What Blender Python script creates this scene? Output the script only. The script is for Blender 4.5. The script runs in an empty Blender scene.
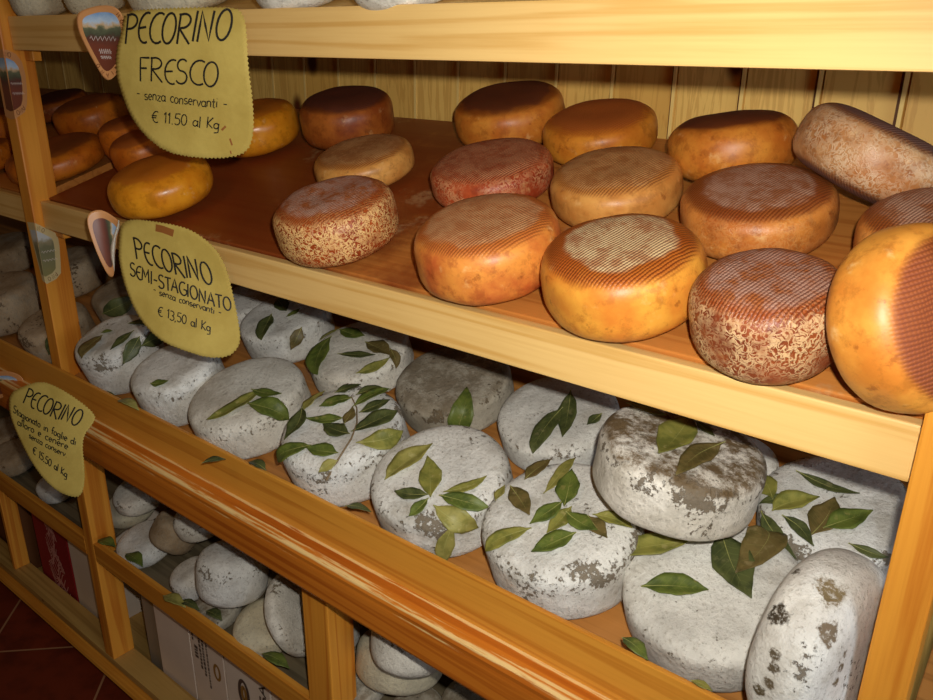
import bpy, bmesh, math, random
from mathutils import Vector, Matrix, noise
from mathutils.bvhtree import BVHTree

scene = bpy.context.scene
col = scene.collection

# ------------------------------------------------------------------ camera, light, exposure
R_ = math.radians
yaw, pitch, roll = R_(38.2523), R_(20.7415), R_(.6981)
fwd = Vector((-math.sin(yaw) * math.cos(pitch), math.cos(yaw) * math.cos(pitch), -math.sin(pitch)))
rgt = Vector((math.cos(yaw), math.sin(yaw), 0))
upv = rgt.cross(fwd)
r2 = rgt * math.cos(roll) + upv * math.sin(roll)
u2 = upv * math.cos(roll) - rgt * math.sin(roll)
CAM = Vector((1.8053, -.7642, .3217))
cd = bpy.data.cameras.new('camera')
cam = bpy.data.objects.new('camera', cd)
col.objects.link(cam)
m = Matrix((r2, u2, -fwd)).transposed().to_4x4()
m.translation = CAM
cam.matrix_world = m
cd.sensor_width = 36
cd.lens = 797.13 / 933 * 36
cd.clip_start = .02
scene.camera = cam

w = bpy.data.worlds.new('room_light')
scene.world = w
w.use_nodes = True
w.node_tree.nodes['Background'].inputs[0].default_value = (1, .62, .28, 1)
w.node_tree.nodes['Background'].inputs[1].default_value = .04

def light(name, kind, loc, energy, color, **k):
    l = bpy.data.lights.new(name, kind)
    l.energy = energy
    l.color = color
    for a, b in k.items():
        setattr(l, a, b)
    o = bpy.data.objects.new(name, l)
    col.objects.link(o)
    o.location = loc
    return o

# the flash that lit the photograph, just above and right of the lens
fl = light('camera_flash', 'SPOT', CAM + r2 * .035 + u2 * .05, 50, (1, .96, .88), shadow_soft_size=.012, spot_size=R_(102), spot_blend=1.0)
fl.rotation_euler = (-fwd).to_track_quat('Z', 'Y').to_euler()
# tungsten lamp on the shop ceiling and a cool window far to the right
o = light('ceiling_lamp', 'AREA', (.6, -1.5, 1.5), 2, (1, .5, .16), size=.5)
o.rotation_euler = Vector((0, .75, -1)).to_track_quat('-Z', 'Y').to_euler()
o = light('shop_window', 'AREA', (4.2, -.6, .5), 34, (.74, .86, 1), size=1.2)
o.rotation_euler = Vector((-1, .1, -.15)).to_track_quat('-Z', 'Y').to_euler()
vs = scene.view_settings
scene.display_settings.display_device = 'sRGB'
vs.view_transform = 'Standard'
vs.look = 'None'
vs.exposure = 0
vs.gamma = 1
vs.use_curve_mapping = False

# ------------------------------------------------------------------ helpers
def srgb(r, g, b):
    f = lambda c: (c / 255 / 12.92) if c <= 10 else ((c / 255 + .055) / 1.055) ** 2.4
    return (f(r), f(g), f(b), 1)

class NT:
    """small node-graph builder"""
    def __init__(s, name, rough=.6, spec=.4):
        s.m = bpy.data.materials.new(name)
        s.m.use_nodes = True
        s.t = s.m.node_tree
        s.b = s.t.nodes['Principled BSDF']
        s.b.inputs['Roughness'].default_value = rough
        s.b.inputs['Specular IOR Level'].default_value = spec
    def n(s, typ, **k):
        q = s.t.nodes.new(typ)
        for a, b in k.items():
            setattr(q, a, b)
        return q
    def put(s, q, i, v):
        if v is None:
            return
        if hasattr(v, 'is_linked'):
            s.t.links.new(v, q.inputs[i])
        else:
            q.inputs[i].default_value = v
    def math(s, op, a, b=None, c=None, clamp=False):
        q = s.n('ShaderNodeMath', operation=op, use_clamp=clamp)
        s.put(q, 0, a); s.put(q, 1, b); s.put(q, 2, c)
        return q.outputs[0]
    def vmath(s, op, a, b=None):
        q = s.n('ShaderNodeVectorMath', operation=op)
        s.put(q, 0, a); s.put(q, 1, b)
        return q.outputs['Value'] if op in ('LENGTH', 'DISTANCE') else q.outputs[0]
    def noise(s, vec, scale, detail=4, rough=.55, dist=0):
        q = s.n('ShaderNodeTexNoise')
        s.put(q, 'Vector', vec)
        q.inputs['Scale'].default_value = scale
        q.inputs['Detail'].default_value = detail
        q.inputs['Roughness'].default_value = rough
        q.inputs['Distortion'].default_value = dist
        return q.outputs[0]
    def step(s, v, a, b):
        q = s.n('ShaderNodeMapRange', interpolation_type='SMOOTHSTEP')
        s.put(q, 0, v); s.put(q, 1, a); s.put(q, 2, b)
        return q.outputs[0]
    def mix(s, f, a, b):
        q = s.n('ShaderNodeMix', data_type='RGBA')
        s.put(q, 0, f); s.put(q, 6, a); s.put(q, 7, b)
        return q.outputs[2]
    def obj(s, rnd=True):
        c = s.n('ShaderNodeTexCoord').outputs['Object']
        if not rnd:
            return c
        i = s.n('ShaderNodeObjectInfo').outputs['Random']
        k = s.n('ShaderNodeCombineXYZ')
        s.put(k, 0, s.math('MULTIPLY', i, 7.3)); s.put(k, 1, s.math('MULTIPLY', i, 3.1)); s.put(k, 2, i)
        return s.vmath('ADD', c, k.outputs[0])
    def sep(s, v):
        q = s.n('ShaderNodeSeparateXYZ')
        s.put(q, 0, v)
        return q.outputs
    def attr(s, name):
        return s.n('ShaderNodeAttribute', attribute_name=name).outputs['Fac']
    def color(s, c):
        s.put(s.b, 'Base Color', c)
    def bump(s, h, strength=.3, dist=.002):
        q = s.n('ShaderNodeBump')
        q.inputs['Strength'].default_value = strength
        q.inputs['Distance'].default_value = dist
        s.put(q, 'Height', h)
        s.put(s.b, 'Normal', q.outputs[0])

def wood(name, c1, c2, axis=0, knots=True, rough=.45, wear=None, stain=None):
    """pine with grain along one local axis"""
    t = NT(name, rough, .35)
    p = t.obj()
    mp = t.n('ShaderNodeMapping')
    sc = [30, 30, 30]
    sc[axis] = .7
    mp.inputs['Scale'].default_value = sc
    t.put(mp, 0, p)
    g = t.noise(mp.outputs[0], .8, 2, .5, .5)
    f = t.noise(mp.outputs[0], 7, 4, .65, .2)
    ring = t.math('SINE', t.math('MULTIPLY', g, 26))
    k = t.math('ADD', t.math('MULTIPLY', t.step(ring, -.4, 1), .32), t.math('MULTIPLY', f, .6))
    k = t.math('ADD', k, t.math('MULTIPLY', t.math('SUBTRACT', t.noise(p, 3.5, 3), .5), .5))
    c = t.mix(t.step(k, .15, .95), c1, c2)
    if knots:
        mk = t.n('ShaderNodeMapping')
        sk = [9, 9, 9]
        sk[axis] = 5
        mk.inputs['Scale'].default_value = sk
        t.put(mk, 0, p)
        v = t.n('ShaderNodeTexVoronoi')
        t.put(v, 'Vector', mk.outputs[0])
        v.inputs['Scale'].default_value = .75
        c = t.mix(t.math('MULTIPLY', t.step(v.outputs[0], .032, .02), .8), c, srgb(96, 48, 16))
    if stain:
        # oil soaked into the left half of the board
        ox = t.sep(t.n('ShaderNodeTexCoord').outputs['Object'])[0]
        s1 = t.step(t.math('ADD', ox, t.math('MULTIPLY', t.math('SUBTRACT', t.noise(p, 4, 5, .65), .5), 1.6)), .25, -.1)
        c = t.mix(t.math('MULTIPLY', s1, .85), c, stain[0])
        s2 = t.step(t.noise(t.vmath('ADD', p, (3, 1, 2)), 7, 6, .7), .60, .70)
        c = t.mix(t.math('MULTIPLY', s2, .6), c, stain[1])
    if wear:
        c = wear(t, c)
    t.color(c)
    t.bump(k, .12, .001)
    return t.m

# ------------------------------------------------------------------ object helpers
def setp(o, label=None, cat=None, group=None, kind=None):
    for k, v in (('label', label), ('category', cat), ('group', group), ('kind', kind)):
        if v:
            o[k] = v
    return o

def empty(name, loc, label, cat, group=None):
    o = bpy.data.objects.new(name, None)
    o.empty_display_size = .05
    col.objects.link(o)
    o.location = loc
    return setp(o, label, cat, group)

def link(name, bm, mat, loc=(0, 0, 0), parent=None, smooth=False, rot=None):
    me = bpy.data.meshes.new(name)
    bm.normal_update()
    bm.to_mesh(me)
    bm.free()
    for mm in (mat if isinstance(mat, (list, tuple)) else [mat]):
        me.materials.append(mm)
    if smooth:
        for p in me.polygons:
            p.use_smooth = True
    o = bpy.data.objects.new(name, me)
    col.objects.link(o)
    if rot is not None:
        mw = rot.to_4x4()
        mw.translation = Vector(loc)
    else:
        mw = Matrix.Translation(Vector(loc))
    if parent:
        o.parent = parent
        bpy.context.view_layer.update()
        o.matrix_world = mw
    else:
        o.matrix_world = mw
    return o

def box_bm(sx, sy, sz, bev=.003):
    bm = bmesh.new()
    bmesh.ops.create_cube(bm, size=1)
    bmesh.ops.scale(bm, vec=(sx, sy, sz), verts=bm.verts)
    if bev:
        bmesh.ops.bevel(bm, geom=bm.edges[:], offset=bev, segments=2, affect='EDGES', profile=.6)
    return bm

def box(name, lo, hi, mat, parent=None, bev=.003, rot=None):
    lo, hi = Vector(lo), Vector(hi)
    s = hi - lo
    return link(name, box_bm(*s, bev), mat, (lo + hi) / 2, parent, rot=rot)

def slab(name, x0, x1, org, tilt, depth, th, mat, parent):
    """tilted board: its top surface starts at org (y, z) and rises to the back"""
    n = Vector((0, -math.sin(tilt), math.cos(tilt)))
    d = Vector((0, math.cos(tilt), math.sin(tilt)))
    c = Vector(((x0 + x1) / 2, org[0], org[1])) + d * depth / 2 - n * th / 2
    rot = Matrix((Vector((1, 0, 0)), d, n)).transposed()
    return link(name, box_bm(x1 - x0, depth, th, .002), mat, c, parent, rot=rot)

def extrude_x(name, prof, x0, x1, mat, parent):
    bm = bmesh.new()
    a = [bm.verts.new((x0, y, z)) for y, z in prof]
    b = [bm.verts.new((x1, y, z)) for y, z in prof]
    n = len(prof)
    for i in range(n):
        bm.faces.new((a[i], a[(i + 1) % n], b[(i + 1) % n], b[i]))
    bm.faces.new(a[::-1]); bm.faces.new(b)
    bmesh.ops.recalc_face_normals(bm, faces=bm.faces)
    cx = Vector(((x0 + x1) / 2, sum(p[0] for p in prof) / n, sum(p[1] for p in prof) / n))
    bmesh.ops.translate(bm, vec=-cx, verts=bm.verts)
    return link(name, bm, mat, cx, parent)

# ------------------------------------------------------------------ wood materials
PINE = wood('pale_pine', srgb(236, 196, 124), srgb(210, 160, 82))
PINE_O = wood('varnished_orange_pine', srgb(228, 154, 54), srgb(192, 106, 26), axis=2)
PINE_X = wood('varnished_orange_pine_rail', srgb(222, 154, 56), srgb(186, 110, 28), axis=0)
STAINED = wood('oiled_shelf_board', srgb(196, 126, 58), srgb(166, 94, 36), axis=0, knots=False, rough=.4,
               stain=(srgb(126, 50, 18), srgb(190, 150, 104)))
SILLM = wood('dusty_pine', srgb(190, 152, 84), srgb(150, 112, 54))
TRAYW = wood('dull_tray_board', srgb(182, 124, 62), srgb(138, 88, 40))
GREYW = wood('grey_dusty_board', srgb(120, 108, 84), srgb(84, 74, 56))
DARKP = wood('dark_red_pine', srgb(140, 62, 24), srgb(104, 40, 14))

def worn(t, c):
    o = t.n('ShaderNodeTexCoord').outputs['Object']
    x, y, z = t.sep(o)[:3]
    mp = t.n('ShaderNodeMapping')
    mp.inputs['Scale'].default_value = (4, 60, 60)
    t.put(mp, 0, o)
    nz = t.noise(mp.outputs[0], 1.5, 5, .65)
    mask = None
    # scuffed streaks: at the joint with the tray front, and along the nose of the rail
    for (cy, cz, ra, th) in ((.0165, None, .004, .40), (-.005, .0325, .0035, .50), (-.0135, .0285, .0055, .42), (-.0173, .013, .003, .60)):
        d = t.math('ABSOLUTE', t.math('SUBTRACT', y, WY + cy))
        if cz is not None:
            e = t.math('SUBTRACT', z, WZ + cz)
            d = t.math('SQRT', t.math('ADD', t.math('MULTIPLY', d, d), t.math('MULTIPLY', e, e)))
        d = t.math('ADD', d, t.math('MULTIPLY', t.math('SUBTRACT', t.noise(mp.outputs[0], 3, 4), .5), .006))
        q = t.math('MULTIPLY', t.step(d, ra, ra * .5), t.step(nz, th - .06, th + .06))
        mask = q if mask is None else t.math('MAXIMUM', mask, q)
    return t.mix(t.math('MULTIPLY', mask, .9), c, srgb(240, 206, 138))
WY, WZ = 0., 0.
WORN = wood('worn_varnished_rail', srgb(208, 122, 36), srgb(164, 80, 16), wear=worn)

def planks():
    t = NT('tongue_and_groove_pine', .5, .3)
    o = t.obj(False)
    x, y, z = t.sep(o)[:3]
    PW = .121
    q = t.math('DIVIDE', t.math('ADD', x, 5.0), PW)
    idx = t.math('FLOOR', q)
    fr = t.math('SUBTRACT', q, idx)
    cv = t.n('ShaderNodeCombineXYZ')
    t.put(cv, 0, t.math('ADD', t.math('MULTIPLY', x, 24), t.math('MULTIPLY', idx, 5.7)))
    t.put(cv, 2, t.math('MULTIPLY', z, 1.6))
    g = t.noise(cv.outputs[0], 1.5, 5, .6, 1)
    ring = t.step(t.math('SINE', t.math('MULTIPLY', g, 30)), .0, 1)
    wn = t.n('ShaderNodeTexWhiteNoise', noise_dimensions='1D')
    t.put(wn, 'W', idx)
    base = t.mix(wn.outputs[0], srgb(232, 192, 106), srgb(208, 160, 76))
    c = t.mix(t.math('MULTIPLY', ring, .4), base, srgb(178, 124, 52))
    v = t.n('ShaderNodeTexVoronoi')
    kv = t.n('ShaderNodeCombineXYZ')
    t.put(kv, 0, t.math('MULTIPLY', x, 8)); t.put(kv, 1, idx); t.put(kv, 2, t.math('MULTIPLY', z, 5))
    t.put(v, 'Vector', kv.outputs[0]); v.inputs['Scale'].default_value = .8
    c = t.mix(t.step(v.outputs[0], .16, .06), c, srgb(84, 36, 12))
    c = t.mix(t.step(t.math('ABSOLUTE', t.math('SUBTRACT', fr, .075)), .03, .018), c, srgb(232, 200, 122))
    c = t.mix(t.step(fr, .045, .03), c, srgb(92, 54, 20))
    t.color(c)
    return t.m
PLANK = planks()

# ------------------------------------------------------------------ the room
def plank_wall():
    PW = .121
    bm = bmesh.new()
    x0, x1 = -2.2, 2.5
    i0 = math.floor((x0 + 5) / PW)
    xs = []
    for i in range(i0, math.ceil((x1 + 5) / PW)):
        a = i * PW - 5
        # groove, bead, then the flat of the board
        xs += [(a, .010), (a + .004, .010), (a + .006, 0), (a + .012, 0), (a + .014, .006), (a + .016, 0)]
    va = [bm.verts.new((x, y, -1.38)) for x, y in xs]
    vb = [bm.verts.new((x, y, 1.2)) for x, y in xs]
    for i in range(len(xs) - 1):
        bm.faces.new((va[i], va[i + 1], vb[i + 1], vb[i]))
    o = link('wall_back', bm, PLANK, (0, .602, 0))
    o['kind'] = 'structure'
plank_wall()

def floor_mat():
    t = NT('terracotta_tiles', .5, .35)
    o = t.obj(False)
    x, y, z = t.sep(o)[:3]
    S = .375
    a = t.math('DIVIDE', t.math('ADD', t.math('ADD', t.math('MULTIPLY', x, .7071), t.math('MULTIPLY', y, .7071)), .4497 + 4 * S), S)
    b = t.math('DIVIDE', t.math('ADD', t.math('SUBTRACT', t.math('MULTIPLY', x, .7071), t.math('MULTIPLY', y, .7071)), .2333 + 12 * S), S)
    def edge(q):
        f = t.math('FRACT', q)
        return t.math('ABSOLUTE', t.math('SUBTRACT', f, .5))
    e = t.math('MAXIMUM', edge(a), edge(b))
    cv = t.n('ShaderNodeCombineXYZ')
    t.put(cv, 0, t.math('FLOOR', a)); t.put(cv, 1, t.math('FLOOR', b))
    wn = t.n('ShaderNodeTexWhiteNoise')
    t.put(wn, 'Vector', cv.outputs[0])
    c = t.mix(wn.outputs[0], srgb(134, 54, 26), srgb(112, 42, 20))
    c = t.mix(t.step(t.noise(o, 14, 4), .4, .7), c, srgb(96, 36, 16))
    g = t.step(e, .489, .494)
    c = t.mix(g, c, srgb(168, 120, 84))
    t.color(c)
    t.bump(t.math('MULTIPLY', g, -1), .4, .002)
    return t.m
bm = bmesh.new()
bmesh.ops.create_cube(bm, size=1)
bmesh.ops.scale(bm, vec=(5.2, 2.6, .04), verts=bm.verts)
o = link('floor', bm, floor_mat(), (.3, -.68, -1.40))
# material uses the object origin, kept at the world origin
o.data.transform(Matrix.Translation(o.location))
o.location = (0, 0, 0)
o['kind'] = 'structure'

# ------------------------------------------------------------------ the display rack
rack = empty('display_rack', (0, .3, -1.38), 'long pine display rack with sloping shelves and slatted base against the plank wall', 'shelf')
TM, TL = R_(17.2), R_(19.0)
XL, XR = -1.5, 2.3
W = 1.726
bays = ((XL, -.046), (.002, W - .002), (W + .044, XR))
for x0, x1 in ((-.044, 0), (W, W + .042)):
    box('post', (x0, 0, -1.24), (x1, .0604, 1.1), PINE_O, rack)
for x0, x1 in bays:
    slab('shelf_board', x0, x1, (.038, .3616), TM, .58, .018, PINE, rack)
    slab('shelf_board', x0, x1, (.038, .0045), TM, .58, .018, STAINED, rack)
    slab('tray_board', x0, x1, (-.008, -.4245), TL, .63, .018, TRAYW, rack)
    slab('cabinet_shelf', x0, x1, (.0175, -.924), TM, .60, .008, GREYW, rack)
    box('front_rail', (x0, .019, .3073), (x1, .0375, .3712), PINE, rack, .0025)
    box('front_rail', (x0, .019, -.06), (x1, .0375, .0), PINE, rack, .0025)
    box('slat', (x0, .0, -.922), (x1, .017, -.868), PINE_X, rack, .002)
box('tray_front', (XL, -.030, -.46), (XR, -.022, -.3665), PINE_X, rack, .002)
prof = [(0.0, -.446), (-.030, -.446), (-.058, -.4475), (-.0645, -.452), (-.067, -.459), (-.066, -.466), (-.0665, -.474),
        (-.0655, -.50), (-.064, -.524), (-.060, -.5314), (0.0, -.5314)]
extrude_x('worn_rail', prof, XL, XR, WORN, rack)
box('stile', (.824, .0, -1.24), (.893, .062, -.5316), PINE_O, rack)
box('stile', (-.632, .012, -1.24), (-.615, .058, -.923), PINE_O, rack)
box('sill', (XL, .0, -1.262), (XR, .0605, -1.24), SILLM, rack, .002)
box('plinth', (XL, .004, -1.30), (XR, .05, -1.262), DARKP, rack, .002)
extrude_x('moulding', [(.004, -1.268), (-.010, -1.27), (-.018, -1.278), (-.02, -1.288), (-.014, -1.296), (.004, -1.30)], XL, XR, PINE_X, rack)
box('base_board', (XL, .051, -1.312), (XR, .58, -1.300), SILLM, rack, .002)
box('toe_board', (XL, .03, -1.379), (XR, .05, -1.30), DARKP, rack, .002)
for x0 in (.002,):
    box('bracket', (x0, .040, .287), (x0 + .035, .058, .3065), PINE_O, rack, .002)
    box('bracket', (x0, .040, -.082), (x0 + .035, .058, -.0605), PINE_O, rack, .002)

# ------------------------------------------------------------------ rind materials
def rind(name, s1, s2, cap, ring=None, capr=.72, weave=.5, flake=0, flakec=None, speck=.5, rough=.42, faceweave=.9, dark=.0, capvar=None, bloom=.0):
    t = NT(name, rough, .4)
    o = t.obj(False)
    p = t.obj()
    rr, zz = t.attr('rr'), t.attr('zz')
    wob = t.math('MULTIPLY', t.math('SUBTRACT', t.noise(p, 22, 4), .5), .35)
    rw = t.math('ADD', rr, wob)
    face = t.step(t.math('ABSOLUTE', zz), .62, .80)
    n1 = t.noise(p, 16, 5, .6)
    c = t.mix(t.step(n1, .32, .68), s1, s2)
    c = t.mix(t.math('MULTIPLY', t.step(t.noise(t.vmath('ADD', p, (5, 1, 4)), 42, 5, .7), .48, .66), .55), c, tuple(v * .62 for v in s2[:3]) + (1,))
    n2 = t.noise(p, 60, 4, .6)
    c = t.mix(t.math('MULTIPLY', t.step(n2, .60, .72), speck), c, srgb(120, 46, 12))
    n3 = t.noise(t.vmath('ADD', p, (1, 2, 3)), 34, 4, .65)
    c = t.mix(t.math('MULTIPLY', t.step(n3, .60, .76), .45 + bloom), c, srgb(238, 196, 130))
    h = t.math('MULTIPLY', n2, .4)
    if flake:
        f = t.noise(p, 150, 2, .5, .9)
        rd = t.math('SUBTRACT', 1, t.math('MULTIPLY', t.math('ABSOLUTE', t.math('SUBTRACT', f, .5)), 7))
        rd = t.math('MULTIPLY', t.step(rd, .1, .9), t.math('MULTIPLY', t.step(t.noise(p, 22, 4), .30, .62), flake * .85))
        c = t.mix(rd, c, flakec)
        h = t.math('ADD', h, rd)
    # imprint of the basket on both flat faces
    x, y, z = t.sep(o)[:3]
    wv = t.noise(p, 30, 2)
    def lines(v):
        q = t.math('ADD', t.math('MULTIPLY', v, 2 * math.pi / .0040), t.math('MULTIPLY', wv, 7))
        return t.math('MULTIPLY', t.math('ADD', t.math('SINE', q), 1), .5)
    w1, w2 = lines(x), lines(y)
    wm = t.math('MULTIPLY', w1, t.math('ADD', t.math('MULTIPLY', w2, .6), .4))
    fw = t.math('MULTIPLY', t.math('MULTIPLY', face, t.step(rw, 1.08, .9)), faceweave)
    if ring:
        c = t.mix(t.math('MULTIPLY', fw, .85), c, ring)
    capm = t.math('MULTIPLY', face, t.step(rw, capr + .05, capr - .05))
    cc = cap
    if capvar:
        cc = t.mix(t.step(t.noise(p, 38, 6, .72), .42, .62), cap, capvar)
    c = t.mix(t.math('MULTIPLY', capm, t.math('ADD', .62, t.math('MULTIPLY', t.noise(p, 26, 4), .5))), c, cc)
    c = t.mix(t.math('MULTIPLY', t.math('MULTIPLY', fw, t.step(wm, .45, .05)), weave), c, srgb(92, 34, 10))
    h = t.math('ADD', h, t.math('MULTIPLY', t.math('MULTIPLY', wm, fw), .9))
    t.color(c)
    t.bump(h, .5, .0016)
    rgh = t.math('ADD', rough, t.math('MULTIPLY', capm, .25))
    t.put(t.b, 'Roughness', rgh)
    return t.m

MAT = {
 'amber_gloss': rind('amber_rind_glossy', srgb(228, 152, 34), srgb(206, 124, 22), srgb(186, 104, 22), capr=.8, weave=.1, speck=.2, rough=.28, faceweave=.3),
 'amber': rind('amber_rind', srgb(228, 152, 60), srgb(204, 114, 40), srgb(188, 136, 84), ring=srgb(178, 84, 24), capr=.74, weave=.45),
 'amber_cream': rind('amber_rind_cream_cap', srgb(232, 164, 62), srgb(212, 124, 44), srgb(232, 206, 156), ring=srgb(166, 78, 26), capr=.66, weave=.9, capvar=srgb(190, 142, 98)),
 'amber_red': rind('amber_rind_reddish', srgb(230, 150, 64), srgb(190, 90, 42), srgb(206, 154, 104), ring=srgb(184, 100, 44), capr=.74, weave=.6, capvar=srgb(186, 124, 76), bloom=.15),
 'dark_cap': rind('amber_rind_dark_cap', srgb(216, 144, 54), srgb(188, 102, 32), srgb(96, 44, 14), ring=srgb(124, 60, 18), capr=.8, weave=.3),
 'dark_ridge': rind('brown_rind_ridged', srgb(172, 96, 34), srgb(134, 60, 20), srgb(84, 40, 20), ring=srgb(92, 44, 20), capr=.85, weave=.7),
 'tan': rind('tan_rind', srgb(222, 162, 84), srgb(196, 126, 56), srgb(206, 152, 92), ring=srgb(184, 118, 56), capr=.8, weave=.65, capvar=srgb(176, 116, 60)),
 'red_flake': rind('flaky_red_rind', srgb(176, 82, 30), srgb(140, 54, 20), srgb(190, 150, 130), ring=srgb(168, 82, 32), capr=.74, weave=.6, flake=1, flakec=srgb(238, 196, 128), capvar=srgb(170, 96, 44)),
 'red_weave': rind('red_woven_rind', srgb(182, 80, 40), srgb(150, 56, 26), srgb(204, 136, 92), ring=srgb(180, 92, 52), capr=.85, weave=.8, capvar=srgb(176, 92, 52), flake=.7, flakec=srgb(226, 170, 120)),
 'brown_lilac': rind('brown_rind_lilac_cap', srgb(208, 132, 56), srgb(172, 92, 36), srgb(192, 152, 126), ring=srgb(128, 60, 24), capr=.7, weave=.7, capvar=srgb(164, 104, 64), flake=.25, flakec=srgb(230, 180, 110)),
 'flake_lilac': rind('flaky_rind_lilac_cap', srgb(156, 80, 40), srgb(118, 52, 28), srgb(178, 140, 122), ring=srgb(160, 78, 30), capr=.75, weave=.8, flake=1, flakec=srgb(226, 190, 140), capvar=srgb(160, 92, 44)),
 'rust_grey': rind('greyish_rust_rind', srgb(204, 158, 108), srgb(176, 112, 58), srgb(120, 92, 84), ring=srgb(118, 66, 36), capr=.8, weave=.6, flake=.6, flakec=srgb(232, 210, 176), bloom=.4),
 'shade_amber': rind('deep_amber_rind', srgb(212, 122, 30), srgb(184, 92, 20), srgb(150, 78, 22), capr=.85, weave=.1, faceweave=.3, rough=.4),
 'amber_side_weave': rind('amber_rind_woven_faces', srgb(230, 160, 66), srgb(208, 126, 46), srgb(146, 74, 36), ring=srgb(160, 84, 34), capr=.9, weave=.6, bloom=.2),
}

def white_rind(name, c1, c2, spot, patch=.35, rim=.5, capc=None, capf=0., marks=()):
    t = NT(name, .85, .2)
    p = t.obj()
    rr, zz = t.attr('rr'), t.attr('zz')
    n1 = t.noise(p, 11, 6, .65)
    c = t.mix(t.step(n1, .35, .68), c1, c2)
    n2 = t.noise(p, 190, 5, .75)
    c = t.mix(t.math('MULTIPLY', t.step(n2, .53, .66), .55), c, srgb(150, 142, 128))
    c = t.mix(t.math('MULTIPLY', t.step(t.noise(p, 9, 6, .7), .5, .64), .5), c, srgb(168, 160, 144))
    # grey-brown specks crowd along the upper rim
    rimz = t.math('MULTIPLY', t.step(rr, .72, .95), t.step(t.math('ABSOLUTE', t.math('SUBTRACT', zz, .62)), .5, .15))
    n3 = t.noise(p, 120, 5, .7)
    n5 = t.noise(t.vmath('ADD', p, (4, 4, 1)), 15, 3)
    th = t.math('SUBTRACT', .70, t.math('ADD', t.math('MULTIPLY', t.math('MULTIPLY', rimz, n5), rim * .30), t.math('MULTIPLY', t.step(n5, .52, .7), patch * .24)))
    k = t.step(t.math('SUBTRACT', n3, th), -.01, .04)
    c = t.mix(t.math('MULTIPLY', k, .85), c, spot)
    if capc:
        wob = t.math('MULTIPLY', t.math('SUBTRACT', t.noise(p, 14, 4), .5), .3)
        cm = t.math('MULTIPLY', t.step(zz, .62, .74), t.step(t.math('ADD', rr, wob), 1.02, .92))
        cm = t.math('MULTIPLY', cm, t.math('MULTIPLY', t.step(t.noise(p, 30, 6, .75), .62, .42), capf))
        c = t.mix(cm, c, capc)
    o = t.obj(False)
    for (mx, my, mz), ra, mc in marks:
        v = t.vmath('DISTANCE', o, (mx, my, mz))
        v = t.math('ADD', v, t.math('MULTIPLY', t.math('SUBTRACT', t.noise(p, 70, 4, .7), .5), ra * 2.6))
        c = t.mix(t.math('MULTIPLY', t.step(v, ra * 1.05, ra * .6), t.step(t.noise(p, 160, 4, .7), .30, .52)), c, mc)
    t.color(c)
    h = t.math('ADD', t.math('MULTIPLY', n2, .6), t.math('MULTIPLY', n3, .5))
    t.bump(t.math('SUBTRACT', t.math('ADD', h, t.math('MULTIPLY', t.noise(p, 45, 4), .9)), t.math('MULTIPLY', k, .3)), .95, .0038)
    return t.m

WB = srgb(110, 94, 70)
MAT.update({
 'ash': white_rind('ash_white_rind', srgb(236, 234, 226), srgb(200, 197, 189), WB, .35, .7),
 'ash_speck': white_rind('speckled_white_rind', srgb(238, 236, 229), srgb(204, 201, 193), srgb(104, 88, 62), .75, 1.0),
 'ash_clean': white_rind('clean_white_rind', srgb(238, 233, 220), srgb(206, 200, 186), srgb(120, 102, 74), .4, .75),
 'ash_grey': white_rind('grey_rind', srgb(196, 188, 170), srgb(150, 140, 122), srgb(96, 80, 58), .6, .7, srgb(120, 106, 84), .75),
 'ash_brown': white_rind('white_rind_brown_top', srgb(240, 234, 222), srgb(206, 198, 182), srgb(96, 80, 56), .6, .9, srgb(112, 92, 64), 1.0),
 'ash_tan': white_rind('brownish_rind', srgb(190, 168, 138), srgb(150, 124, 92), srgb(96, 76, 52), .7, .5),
 'ash_yellow': white_rind('creamy_white_rind', srgb(220, 210, 180), srgb(188, 178, 152), srgb(128, 110, 80), .3, .3),
})

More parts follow.
